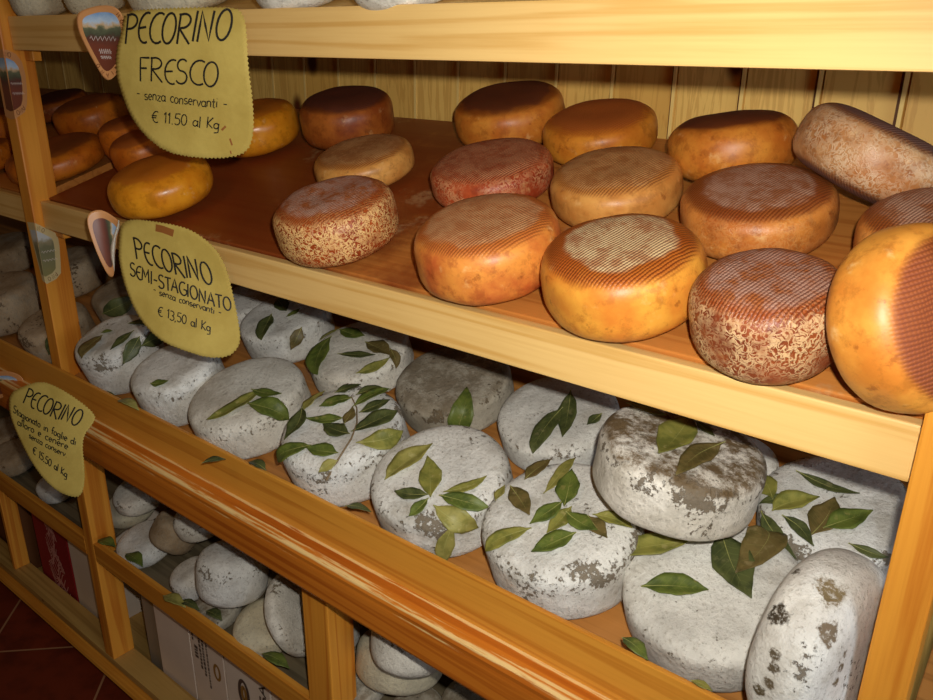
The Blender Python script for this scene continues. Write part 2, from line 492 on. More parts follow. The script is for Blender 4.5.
# ------------------------------------------------------------------ cheese wheels
# key: (centre, axis, radius, height, roundness)
CH = {
    'M1': ((0.3849, 0.0821, 0.0688), (0.0, -0.2957, 0.9553), 0.0981, 0.0944, 2.7),
    'M2': ((0.3249, 0.362, 0.1547), (0.0, -0.2957, 0.9553), 0.0937, 0.0927, 3.4),
    'M3': ((0.545, 0.4264, 0.1837), (0.0807, -0.2406, 0.9673), 0.0963, 0.1043, 3.4),
    'M4': ((0.7219, 0.297, 0.1202), (0.0, -0.2957, 0.9553), 0.0932, 0.0654, 3.4),
    'M5': ((0.8809, 0.0774, 0.0682), (0.0, -0.2957, 0.9553), 0.0959, 0.0963, 3.4),
    'M6': ((0.8939, 0.5154, 0.2032), (0.0, -0.2957, 0.9553), 0.1047, 0.0941, 3.4),
    'M7': ((1.0098, 0.3068, 0.127), (0.0, -0.2957, 0.9553), 0.1023, 0.0725, 3.4),
    'M8': ((1.1741, 0.0805, 0.0712), (0.0, -0.2957, 0.9553), 0.1, 0.1002, 3.4),
    'M9': ((1.1008, 0.4943, 0.1878), (0.0, -0.2957, 0.9553), 0.0982, 0.0777, 3.4),
    'M10': ((1.2388, 0.3073, 0.1307), (0.0, -0.2957, 0.9553), 0.0968, 0.079, 3.4),
    'M11': ((1.3793, 0.0746, 0.0703), (0.0, -0.2957, 0.9553), 0.0972, 0.1023, 3.4),
    'M12': ((1.4559, 0.2909, 0.126), (0.0, -0.2957, 0.9553), 0.0985, 0.0798, 3.4),
    'M13': ((1.5604, 0.0535, 0.065), (0.0, -0.2957, 0.9553), 0.079, 0.105, 3.4),
    'M14': ((1.357, 0.4378, 0.1894), (-0.1181, -0.0843, 0.9894), 0.0935, 0.1003, 2.7),
    'M15': ((1.565, 0.3801, 0.1935), (0.3756, 0.1533, 0.914), 0.102, 0.0944, 3.2),
    'M16': ((1.6758, 0.249, 0.1211), (0.0, -0.2957, 0.9553), 0.0856, 0.0953, 3.4),
    'M17': ((1.6961, 0.0363, 0.0937), (0.866, -0.3849, 0.3191), 0.0873, 0.0948, 2.9),
    'L4': ((-0.127, 0.129, 0.0701), (0.0, -0.2957, 0.9553), 0.1115, 0.0695, 3.2),
    'L2': ((-0.3252, 0.3288, 0.1429), (0.0, -0.2957, 0.9553), 0.0921, 0.0899, 3.2),
    'L3': ((0.0164, 0.2386, 0.1177), (0.0, -0.2957, 0.9553), 0.0648, 0.0952, 3.2),
    'L3b': ((0.1345, 0.1943, 0.0989), (0.0, -0.2957, 0.9553), 0.0634, 0.0852, 3.2),
    'L0': ((-0.6387, 0.3953, 0.1512), (0.0, -0.2957, 0.9553), 0.0886, 0.0664, 3.2),
    'L7': ((-0.4007, 0.0689, 0.0508), (0.0, -0.2957, 0.9553), 0.0848, 0.0679, 3.2),
    'L8': ((-0.6275, 0.1876, 0.0976), (0.0, -0.2957, 0.9553), 0.0909, 0.0868, 3.2),
    'T1': ((0.0611, 0.0621, 0.414), (0.0, -0.2957, 0.9553), 0.0573, 0.0872, 3.5),
    'T2': ((0.2561, 0.0714, 0.4151), (0.0, -0.2957, 0.9553), 0.0572, 0.0838, 3.5),
    'T3': ((0.5352, 0.0698, 0.4181), (0.0, -0.2957, 0.9553), 0.0883, 0.0905, 3.5),
    'T4': ((0.8285, 0.0709, 0.4171), (0.0, -0.2957, 0.9553), 0.067, 0.088, 3.5),
    'T5': ((1.0399, 0.0705, 0.4177), (0.0, -0.2957, 0.9553), 0.0768, 0.0893, 3.5),
    'W1': ((0.1614, 0.07, -0.3322), (0.0, -0.3256, 0.9455), 0.0881, 0.1216, 6.0),
    'W2': ((0.3913, 0.0688, -0.3389), (0.0, -0.3256, 0.9455), 0.0918, 0.11, 6.0),
    'W3': ((0.5963, 0.0908, -0.34), (0.0, -0.3256, 0.9455), 0.1159, 0.0935, 6.0),
    'W4': ((0.4458, 0.3126, -0.2684), (0.0, -0.3256, 0.9455), 0.1012, 0.0841, 6.0),
    'W5': ((0.6911, 0.3015, -0.28), (0.0, -0.3256, 0.9455), 0.1062, 0.0696, 6.0),
    'W6': ((0.8677, 0.0877, -0.332), (0.0, -0.3256, 0.9455), 0.1103, 0.1106, 6.0),
    'W7': ((0.9375, 0.3031, -0.2775), (0.0, -0.3256, 0.9455), 0.1096, 0.0731, 6.0),
    'W8': ((1.0893, 0.0885, -0.3378), (0.0, -0.3256, 0.9455), 0.1123, 0.0993, 6.0),
    'W9': ((1.1661, 0.306, -0.2794), (0.0, -0.3256, 0.9455), 0.1039, 0.0676, 6.0),
    'W10': ((1.3124, 0.0929, -0.3352), (0.0, -0.3256, 0.9455), 0.1145, 0.1012, 6.0),
    'W11': ((1.4492, 0.1409, -0.1938), (0.1451, -0.0143, 0.9893), 0.1084, 0.0921, 6.0),
    'W12': ((1.5323, 0.1053, -0.3423), (0.0, -0.3256, 0.9455), 0.1147, 0.0801, 6.0),
    'W13': ((1.6754, 0.0384, -0.2922), (0.9821, -0.1879, 0.0117), 0.11, 0.0926, 3.0),
    'W14': ((1.622, 0.2933, -0.2801), (0.0, -0.3256, 0.9455), 0.1025, 0.0744, 6.0),
    'W0': ((0.2622, 0.3498, -0.267), (0.0, -0.3256, 0.9455), 0.0797, 0.0626, 6.0),
    'W16': ((-0.1308, 0.0654, -0.3471), (0.0, -0.3256, 0.9455), 0.0846, 0.0966, 6.0),
    'W17': ((-0.4353, 0.0744, -0.3356), (0.0, -0.3256, 0.9455), 0.098, 0.1125, 6.0),
    'W18': ((-0.0844, 0.2327, -0.2932), (0.0, -0.3256, 0.9455), 0.0838, 0.0893, 6.0),
    'W19': ((0.1001, 0.2788, -0.2899), (0.0, -0.3256, 0.9455), 0.0825, 0.0656, 6.0),
    'W20': ((-0.4146, 0.257, -0.2817), (0.0, -0.3256, 0.9455), 0.0862, 0.0953, 6.0),
    'W21': ((-0.7998, 0.2363, -0.2933), (0.0, -0.3256, 0.9455), 0.0921, 0.0868, 6.0),
    'W15': ((1.4661, 0.3257, -0.277), (0.0, -0.3256, 0.9455), 0.0642, 0.0598, 6.0),
    'C1': ((-0.0148, 0.151, -0.7969), (0.0, -0.2957, 0.9553), 0.0705, 0.056, 3.6),
    'C2': ((-0.0672, 0.1441, -0.8558), (0.0, -0.2957, 0.9553), 0.0678, 0.054, 3.6),
    'C3': ((0.0987, 0.084, -0.8716), (0.0, -0.2957, 0.9553), 0.0688, 0.0595, 3.6),
    'C4': ((0.1927, 0.1198, -0.8123), (0.2924, 0.4128, 0.8626), 0.0581, 0.0831, 3.6),
    'C5': ((0.2808, 0.1418, -0.749), (0.0, -0.2957, 0.9553), 0.0651, 0.0551, 3.6),
    'C6': ((0.3277, 0.077, -0.8637), (-0.1723, -0.2654, 0.9486), 0.0541, 0.072, 3.6),
    'C7': ((0.4773, 0.0852, -0.7806), (-0.0168, 0.1294, 0.9915), 0.0804, 0.115, 3.6),
    'C8': ((0.668, 0.1073, -0.8075), (0.7468, 0.3904, 0.5384), 0.0909, 0.0434, 3.6),
    'C9': ((0.5881, 0.0808, -0.8704), (0.0, -0.2957, 0.9553), 0.0707, 0.0638, 3.6),
    'C10': ((0.4363, 0.0591, -0.8893), (0.0, -0.2957, 0.9553), 0.0569, 0.0404, 3.6),
    'C11': ((0.7757, 0.1188, -0.8047), (0.0, -0.2957, 0.9553), 0.0471, 0.0753, 3.6),
    'C12': ((0.9429, 0.133, -0.7887), (-0.0682, 0.2151, 0.9742), 0.0856, 0.0884, 3.6),
    'C13': ((1.0219, 0.0785, -0.6635), (-0.0357, 0.2141, 0.9762), 0.0704, 0.1007, 3.6),
    'C14': ((0.8526, 0.095, -0.873), (0.0, -0.2957, 0.9553), 0.0683, 0.0503, 3.6),
    'C15': ((1.0989, 0.1587, -0.8315), (0.0, -0.2957, 0.9553), 0.0585, 0.0479, 3.6),
    'C15b': ((1.0065, 0.1108, -0.8737), (0.0, -0.2957, 0.9553), 0.0556, 0.0396, 3.6),
    'C16': ((-0.3568, 0.082, -0.8719), (0.0, -0.2957, 0.9553), 0.0542, 0.0601, 3.6),
    'C17': ((-0.763, 0.1139, -0.8567), (0.0, -0.2957, 0.9553), 0.0849, 0.0702, 3.6),
    'C18': ((-0.6152, 0.0735, -0.8654), (0.0, -0.2957, 0.9553), 0.0686, 0.0731, 3.6),
    'C21': ((0.5189, 0.211, -0.831), (0.0, -0.2957, 0.9553), 0.0659, 0.062, 3.6),
}
BVH = {}
def frame(a):
    a = Vector(a).normalized()
    e1 = a.cross(Vector((.3, 1, .1))).normalized()
    return Matrix((e1, a.cross(e1), a)).transposed()

def wheel_bm(R, h, p, seed, lump, seg, rings, dent=None, sag=0.):
    bm = bmesh.new()
    lr = bm.verts.layers.float.new('rr')
    lz = bm.verts.layers.float.new('zz')
    off = Vector((seed * 3.7, seed * 1.3, seed * .7))
    rows = []
    ph = [-math.pi / 2 + math.pi * i / rings for i in range(rings + 1)]
    for f in ph:
        c, s = max(0, math.cos(f)), math.sin(f)
        r = c ** (2 / p)
        z = math.copysign(abs(s) ** (2 / p), s)
        if r < 1e-4:
            rows.append([(0, 0, z)])
            continue
        rows.append([(r * math.cos(2 * math.pi * j / seg), r * math.sin(2 * math.pi * j / seg), z) for j in range(seg)])
    vr = []
    for row in rows:
        vs_ = []
        for x, y, z in row:
            q = Vector((x * R, y * R, z * h / 2))
            n = noise.noise(q * 14 + off) * .6 + noise.noise(q * 38 + off) * .25
            k = 1 + lump * n
            rr = math.hypot(x, y)
            zd = q.z * (1 + lump * 1.2 * noise.noise(Vector((x, y, z)) * 1.9 + off))
            # slightly sunken flat faces
            zd *= 1 - sag * max(0, 1 - rr / .8)
            co = Vector((q.x * k, q.y * k, zd))
            if dent:
                for dc, dr, dd in dent:
                    d = (co - Vector(dc)).length
                    if d < dr:
                        co -= Vector(dc).normalized() * dd * (0.5 + .5 * math.cos(math.pi * d / dr))
            v = bm.verts.new(co)
            v[lr] = rr
            v[lz] = z
            vs_.append(v)
        vr.append(vs_)
    for a, b in zip(vr, vr[1:]):
        if len(a) == 1:
            for j in range(seg):
                bm.faces.new((a[0], b[(j + 1) % seg], b[j]))
        elif len(b) == 1:
            for j in range(seg):
                bm.faces.new((a[j], a[(j + 1) % seg], b[0]))
        else:
            for j in range(seg):
                bm.faces.new((a[j], a[(j + 1) % seg], b[(j + 1) % seg], b[j]))
    return bm

def wheel(key, mat, label, group, lump=.035, p=None, dent=None, sag=.06, hi=True):
    c, a, R, h, pp = CH[key]
    seed = sum(ord(ch) * (i + 1) for i, ch in enumerate(key)) % 97
    bm = wheel_bm(R, h, p or pp, seed, lump, 72 if hi else 48, 36 if hi else 24, dent, sag)
    rot = frame(a)
    o = link('cheese_wheel', bm, MAT[mat] if isinstance(mat, str) else mat, c, None, True, rot)
    setp(o, label, 'cheese', group)
    me = o.data
    BVH[key] = (BVHTree.FromPolygons([v.co.copy() for v in me.vertices], [tuple(pl.vertices) for pl in me.polygons]), Vector(c), rot, R, h)
    return o

GM = 'aged cheese wheels on the middle shelf'
for k, mat, lab, kw in (
    ('M1', 'amber_gloss', 'smooth glossy yellow-amber cheese wheel in front between the two upper paper labels', dict(sag=.02)),
    ('M2', 'amber_gloss', 'orange cheese wheel half hidden behind the right edge of the top paper label', {}),
    ('M3', 'dark_ridge', 'dark brown ridged cheese wheel leaning by the plank wall, left of the bare shelf patch', {}),
    ('M4', 'tan', 'flat light tan cheese wheel behind the flaky red-brown wheel at the left', {}),
    ('M5', 'red_flake', 'flaky red-brown cheese wheel with greyish cap, leftmost of the textured wheels at the front rail', dict(lump=.045)),
    ('M6', 'dark_cap', 'amber cheese wheel with a very dark top standing at the plank wall', {}),
    ('M7', 'red_weave', 'reddish cheese wheel with woven imprint all over, second row left of centre', {}),
    ('M8', 'amber_red', 'orange-red cheese wheel with pale brown top at the front rail, left of the cream-capped wheel', {}),
    ('M9', 'dark_cap_light', 'plain amber-brown cheese wheel at the back, right of the dark-topped wheel', {}),
    ('M10', 'tan', 'tan amber cheese wheel directly behind the cream-capped wheel', {}),
    ('M11', 'amber_cream', 'bright orange cheese wheel with cream woven cap at the centre of the front rail', {}),
    ('M12', 'brown_lilac', 'shiny brown cheese wheel with lilac-grey cap, second row at the right', {}),
    ('M13', 'flake_lilac', 'dark flaky cheese wheel with woven lilac cap in front, beside the upright wheel', dict(lump=.045)),
    ('M14', 'dark_cap', 'oval amber cheese wheel seen side-on by the plank wall, left of the rust-grey wheel', {}),
    ('M15', 'rust_grey', 'rust-grey rough cheese wheel tipped down to the right by the plank wall', {}),
    ('M16', 'brown_lilac', 'brown cheese wheel half hidden behind the upright wheel at the right edge', {}),
    ('M17', 'amber_side_weave', 'amber cheese wheel standing upright on its edge against the right-hand post', {}),
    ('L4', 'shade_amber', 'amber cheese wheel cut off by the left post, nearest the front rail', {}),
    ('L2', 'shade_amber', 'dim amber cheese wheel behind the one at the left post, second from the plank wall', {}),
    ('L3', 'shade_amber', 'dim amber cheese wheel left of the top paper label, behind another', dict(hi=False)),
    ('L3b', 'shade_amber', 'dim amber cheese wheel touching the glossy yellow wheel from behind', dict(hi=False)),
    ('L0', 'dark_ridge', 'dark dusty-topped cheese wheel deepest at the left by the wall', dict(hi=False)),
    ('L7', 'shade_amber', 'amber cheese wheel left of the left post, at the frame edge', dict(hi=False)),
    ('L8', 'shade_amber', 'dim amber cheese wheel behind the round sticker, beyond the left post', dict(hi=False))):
    if mat == 'dark_cap_light':
        mat = rind('amber_brown_rind', srgb(220, 144, 46), srgb(192, 108, 30), srgb(176, 92, 28), ring=srgb(182, 98, 30), capr=.8, weave=.15)
    wheel(k, mat, lab, GM, **kw)

GT = 'pale cheese wheels on the top shelf'
for k, mat, lab in (('T1', 'ash_yellow', 'pale cheese wheel on the top shelf nearest the left post, only its foot showing'),
                    ('T2', 'ash_yellow', 'pale cheese wheel on the top shelf above the shield sticker, only its foot showing'),
                    ('T3', 'ash_yellow', 'wide creamy cheese wheel on the top shelf above the top paper label'),
                    ('T4', 'ash_clean', 'pale cheese wheel on the top shelf just right of the top paper label'),
                    ('T5', 'ash_clean', 'rightmost pale cheese wheel on the top shelf, barely showing over the rail')):
    wheel(k, mat, lab, GT, hi=False)

GW = 'ash-white cheese wheels in the lower tray'
hole = srgb(122, 104, 74)
for k, mat, lab, kw in (
    ('W1', 'ash_speck', 'white cheese wheel strewn with dark leaves right beside the left post', {}),
    ('W2', 'ash', 'white cheese wheel with one small leaf, below the semi-aged paper label', dict(lump=.03)),
    ('W3', 'ash_clean', 'clean white cheese wheel with three leaves in its middle at the tray front', dict(lump=.03)),
    ('W4', 'ash', 'white cheese wheel in the back row right of the semi-aged label, with scattered oval leaves', {}),
    ('W5', 'ash_clean', 'white cheese wheel in the back row behind the sprig wheel, with a triangular leaf', {}),
    ('W6', 'ash_speck', 'white cheese wheel carrying the large leafy sprig at the tray front', dict(lump=.04)),
    ('W7', 'ash_grey', 'greyish brown cheese wheel in the back row with bare mottled top', {}),
    ('W8', 'ash_speck', 'white cheese wheel with a leaf fan and one large pale leaf, at the tray front', {}),
    ('W9', 'ash', 'white back-row cheese wheel right of the grey one, with two dark leaves', {}),
    ('W10', 'ash_speck', 'white cheese wheel with a star of green leaves at the tray front', {}),
    ('W11', 'ash_brown', 'brown-topped white cheese wheel stacked on others under the shelf rail', dict(lump=.04)),
    ('W12', 'ash', 'big white cheese wheel below the brown-topped one, with large leaves', {}),
    ('W14', 'ash_speck', 'white cheese wheel in the back right corner under a heap of leaves', {}),
    ('W15', 'ash', 'bluish white cheese wheel wedged behind the brown-topped one', dict(hi=False)),
    ('W0', 'ash_speck', 'dark-spotted white cheese wheel half hidden behind the semi-aged label', dict(hi=False)),
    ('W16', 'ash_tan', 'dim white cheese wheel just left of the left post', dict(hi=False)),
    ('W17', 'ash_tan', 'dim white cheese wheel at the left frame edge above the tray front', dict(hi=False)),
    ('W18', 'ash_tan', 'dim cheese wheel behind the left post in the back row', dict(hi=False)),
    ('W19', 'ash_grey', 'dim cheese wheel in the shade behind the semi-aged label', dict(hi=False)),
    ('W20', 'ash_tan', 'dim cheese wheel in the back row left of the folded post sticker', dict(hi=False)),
    ('W21', 'ash_tan', 'dim cheese wheel in the back row at the left frame edge', dict(hi=False))):
    wheel(k, mat, lab, GW, **kw)

# the wheel that stands on its edge by the right-hand post, with a pitted rind
c, a, Rw, hw, pp = CH['W13']
rot = frame(a)
inv = rot.inverted()
mk = []
for q, ra, mc in [((1.6823, -0.0013, -0.1909), 0.017, (128, 110, 78)), ((1.6447, -0.0366, -0.2192), 0.012, (70, 60, 46)), ((1.6918, -0.0326, -0.2194), 0.014, (120, 104, 84)), ((1.6549, -0.0601, -0.2487), 0.007, (92, 80, 62)), ((1.6544, -0.0647, -0.2623), 0.007, (92, 80, 62)), ((1.6547, -0.068, -0.2777), 0.007, (100, 86, 64)), ((1.7084, -0.0156, -0.2492), 0.006, (112, 96, 72)), ((1.7088, -0.0186, -0.2635), 0.006, (112, 96, 72)), ((1.7082, -0.0237, -0.2808), 0.006, (112, 96, 72)), ((1.6441, -0.0667, -0.2928), 0.008, (96, 84, 60)), ((1.6446, 0.0089, -0.1936), 0.006, (90, 80, 66))]:
    mk.append((tuple(inv @ (Vector(q) - Vector(c))), ra, mc))
pit = white_rind('pitted_white_rind', srgb(242, 240, 232), srgb(212, 208, 200), srgb(96, 82, 62), .5, .3,
                 marks=[(q, ra, srgb(*mc)) for q, ra, mc in mk])
wheel('W13', pit, 'white cheese wheel standing on edge by the right-hand post, with a round brown pit', GW, dent=[(mk[0][0], .022, .007)])

GC = 'cheese wheels piled in the cabinet base'
for k, mat, lab in (
    ('C1', 'ash_clean', 'clean white cheese wheel topmost beside the left post in the cabinet'),
    ('C2', 'ash_yellow', 'cream cheese wheel under the topmost clean one, touching the left post'),
    ('C3', 'ash', 'white dotted cheese wheel low beside the left post in the cabinet'),
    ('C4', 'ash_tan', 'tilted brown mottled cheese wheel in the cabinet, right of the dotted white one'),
    ('C5', 'ash_clean', 'white cheese wheel right under the worn rail, above the large grey-topped one'),
    ('C6', 'ash', 'small white cheese wheel leaning left of the large grey-topped one in the cabinet'),
    ('C7', 'ash', 'large white cheese wheel with grey top in the middle of the cabinet pile'),
    ('C8', 'ash_clean', 'white cheese wheel on edge against the short stile'),
    ('C9', 'ash_yellow', 'yellowish cheese wheel under the large grey-topped one, behind the slat'),
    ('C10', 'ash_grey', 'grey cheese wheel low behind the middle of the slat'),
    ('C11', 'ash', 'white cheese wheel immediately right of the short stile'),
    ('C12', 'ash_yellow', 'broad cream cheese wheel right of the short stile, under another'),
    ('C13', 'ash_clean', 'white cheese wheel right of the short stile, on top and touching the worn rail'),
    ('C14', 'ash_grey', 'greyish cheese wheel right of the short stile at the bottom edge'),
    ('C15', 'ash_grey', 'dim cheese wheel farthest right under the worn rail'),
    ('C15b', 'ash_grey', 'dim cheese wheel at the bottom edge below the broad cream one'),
    ('C21', 'ash_grey', 'dim cheese wheel at the back between the grey-topped wheel and the one on edge'),
    ('C16', 'ash', 'pale cheese wheel under the lowest paper label, left of the left post'),
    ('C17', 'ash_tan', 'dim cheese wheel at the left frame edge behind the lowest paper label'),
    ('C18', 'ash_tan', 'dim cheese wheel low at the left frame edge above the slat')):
    wheel(k, mat, lab, GC, hi=False, lump=.045)

# ------------------------------------------------------------------ bay leaves
def leaf_mat(name, c1, c2, c3):
    t = NT(name, .5, .4)
    p = t.obj()
    u, v = t.attr('lu'), t.attr('lv')
    c = t.mix(t.step(t.noise(p, 45, 4, .6), .4, .65), c1, c2)
    c = t.mix(t.math('MULTIPLY', t.step(t.noise(t.vmath('ADD', p, (2, 5, 1)), 70, 3), .60, .72), .7), c, c3)
    av = t.math('ABSOLUTE', v)
    q = t.math('SINE', t.math('MULTIPLY', t.math('SUBTRACT', u, t.math('MULTIPLY', av, .16)), 62))
    veins = t.math('MULTIPLY', t.step(q, .88, 1), t.step(av, 1, .5))
    c = t.mix(t.math('MULTIPLY', veins, .14), c, srgb(150, 150, 90))
    t.color(c)
    t.bump(t.math('ADD', t.noise(p, 160, 2), t.math('MULTIPLY', veins, .6)), .25, .001)
    return t.m
LEAF = {
 'green': leaf_mat('green_leaf', srgb(100, 112, 46), srgb(72, 86, 34), srgb(136, 128, 70)),
 'olive': leaf_mat('olive_leaf', srgb(140, 136, 64), srgb(108, 110, 48), srgb(168, 158, 100)),
 'brown': leaf_mat('brown_leaf', srgb(112, 96, 54), srgb(86, 76, 38), srgb(140, 124, 84)),
 'dark': leaf_mat('dark_leaf', srgb(84, 90, 48), srgb(60, 68, 36), srgb(112, 108, 72)),
 'yellow': leaf_mat('yellowish_leaf', srgb(154, 146, 78), srgb(126, 122, 58), srgb(182, 172, 112)),
}
RIB = NT('leaf_midrib', .5)
RIB.color(srgb(160, 158, 92))
RIB = RIB.m
STEM = NT('twig_bark', .7)
STEM.color(srgb(120, 100, 72))
STEM = STEM.m

def leaf_mesh(spine, norms, width, seed):
    """blade draped over a spine; returns blade and midrib meshes"""
    rnd = random.Random(seed)
    n = len(spine)
    bm = bmesh.new()
    lu = bm.verts.layers.float.new('lu')
    lv = bm.verts.layers.float.new('lv')
    ss = (-1, -.66, -.33, 0, .33, .66, 1)
    L = sum((b - a).length for a, b in zip(spine, spine[1:]))
    width = min(width * 1.05, L * .46)
    fold = rnd.uniform(.10, .34)
    wav = rnd.uniform(.05, .14)
    asym = rnd.uniform(.9, 1.1)
    rows = []
    for i in range(n):
        t = i / (n - 1)
        d = (spine[min(i + 1, n - 1)] - spine[max(i - 1, 0)]).normalized()
        nn = norms[i]
        side = d.cross(nn).normalized()
        wd = width * .54 * (math.sin(math.pi * min(1, max(0, (t - .05) / .95)) ** .84) ** 1.08 if t > .05 else .0)
        wd = max(wd, .0006)
        row = []
        for s in ss:
            lift = abs(s) ** 1.3 * wd * fold + wd * wav * math.sin(9 * t + seed) * s * abs(s)
            wj = wd * (asym if s > 0 else 1 / asym) * (1 + .05 * math.sin(23 * t + seed * 2 + s))
            v = bm.verts.new(spine[i] + side * s * wj + nn * (lift + .0004))
            v[lu] = t
            v[lv] = s
            row.append(v)
        rows.append(row)
    for a, b in zip(rows, rows[1:]):
        for j in range(len(ss) - 1):
            bm.faces.new((a[j], a[j + 1], b[j + 1], b[j]))
    rb = bmesh.new()
    ring = []
    for i in range(n):
        t = i / (n - 1)
        d = (spine[min(i + 1, n - 1)] - spine[max(i - 1, 0)]).normalized()
        side = d.cross(norms[i]).normalized()
        rad = .0011 * (1 - .75 * t)
        c = spine[i] + norms[i] * .0007
        ring.append([rb.verts.new(c + side * rad * math.cos(k * math.pi / 2) + norms[i] * rad * .7 * math.sin(k * math.pi / 2)) for k in range(4)])
    for a, b in zip(ring, ring[1:]):
        for k in range(4):
            rb.faces.new((a[k], a[(k + 1) % 4], b[(k + 1) % 4], b[k]))
    rb.faces.new(ring[0]); rb.faces.new(ring[-1][::-1])
    return bm, rb

def on_wheel(key, d):
    """point and normal where the wheel's surface is met along local direction d"""
    bvh, c, rot, R, h = BVH[key]
    d = Vector(d).normalized()
    hit = bvh.ray_cast(d * .5, -d)
    return rot @ hit[0] + c, (rot @ hit[1]).normalized()

def spine_on(key, a, b, seed, lift=.0018):
    rnd = random.Random(seed)
    a, b = Vector(a), Vector(b)
    sp, nm = [], []
    N = 13
    bow = rnd.uniform(-.07, .07)
    axis = a.cross(b)
    axis = axis.normalized() if axis.length > 1e-9 else Vector((0, 0, 1))
    L = (b - a).length
    for i in range(N):
        t = i / (N - 1)
        q = a.lerp(b, t * 1.14 - .06) + axis * L * bow * math.sin(math.pi * t)
        p, n = on_wheel(key, q)
        sp.append(p)
        nm.append(n)
    # smooth the normals, then raise ends a little where the leaf curls
    curl0, curl1 = rnd.uniform(0, .05), rnd.uniform(.02, .14)
    sm = []
    for i in range(N):
        v = Vector()
        for j in range(max(0, i - 3), min(N, i + 4)):
            v += nm[j]
        sm.append(v.normalized())
    out = []
    for i in range(N):
        t = i / (N - 1)
        out.append(sp[i] + sm[i] * (lift + L * (curl0 * max(0, .35 - t) ** 2 * 5 + curl1 * max(0, t - .55) ** 2 * 3)))
    return out, sm

def solid(o, th=.0006):
    md = o.modifiers.new('thickness', 'SOLIDIFY')
    md.thickness = th
    md.offset = 1
    return o

def leaf(sp, nm, width, tone, seed, label=None, group=None, parent=None, name='bay_leaf'):
    bm, rb = leaf_mesh(sp, nm, width, seed)
    c = sp[0].copy()
    bmesh.ops.translate(bm, vec=-c, verts=bm.verts)
    bmesh.ops.translate(rb, vec=-c, verts=rb.verts)
    o = solid(link(name, bm, LEAF[tone], c, parent, True))
    if label:
        setp(o, label, 'leaf', group)
    link('midrib', rb, RIB, c, o, True)
    return o

WHERE = {'W1': 'on the wheel beside the left post', 'W2': 'on the wheel below the semi-aged label',
 'W3': 'on the three-leaf wheel', 'W4': 'on the wheel right of the semi-aged label',
 'W5': 'on the wheel behind the sprig', 'W7': 'leaning on the grey mottled wheel',
 'W8': 'on the leaf-fan wheel', 'W9': 'on the wheel right of the grey one',
 'W10': 'on the leaf-star wheel', 'W11': 'on the brown-topped wheel',
 'W12': 'on the wheel below the brown-topped one', 'W14': 'on the back corner wheel',
 'W16': 'on the dim wheel left of the post', 'W18': 'in the dim back row'}
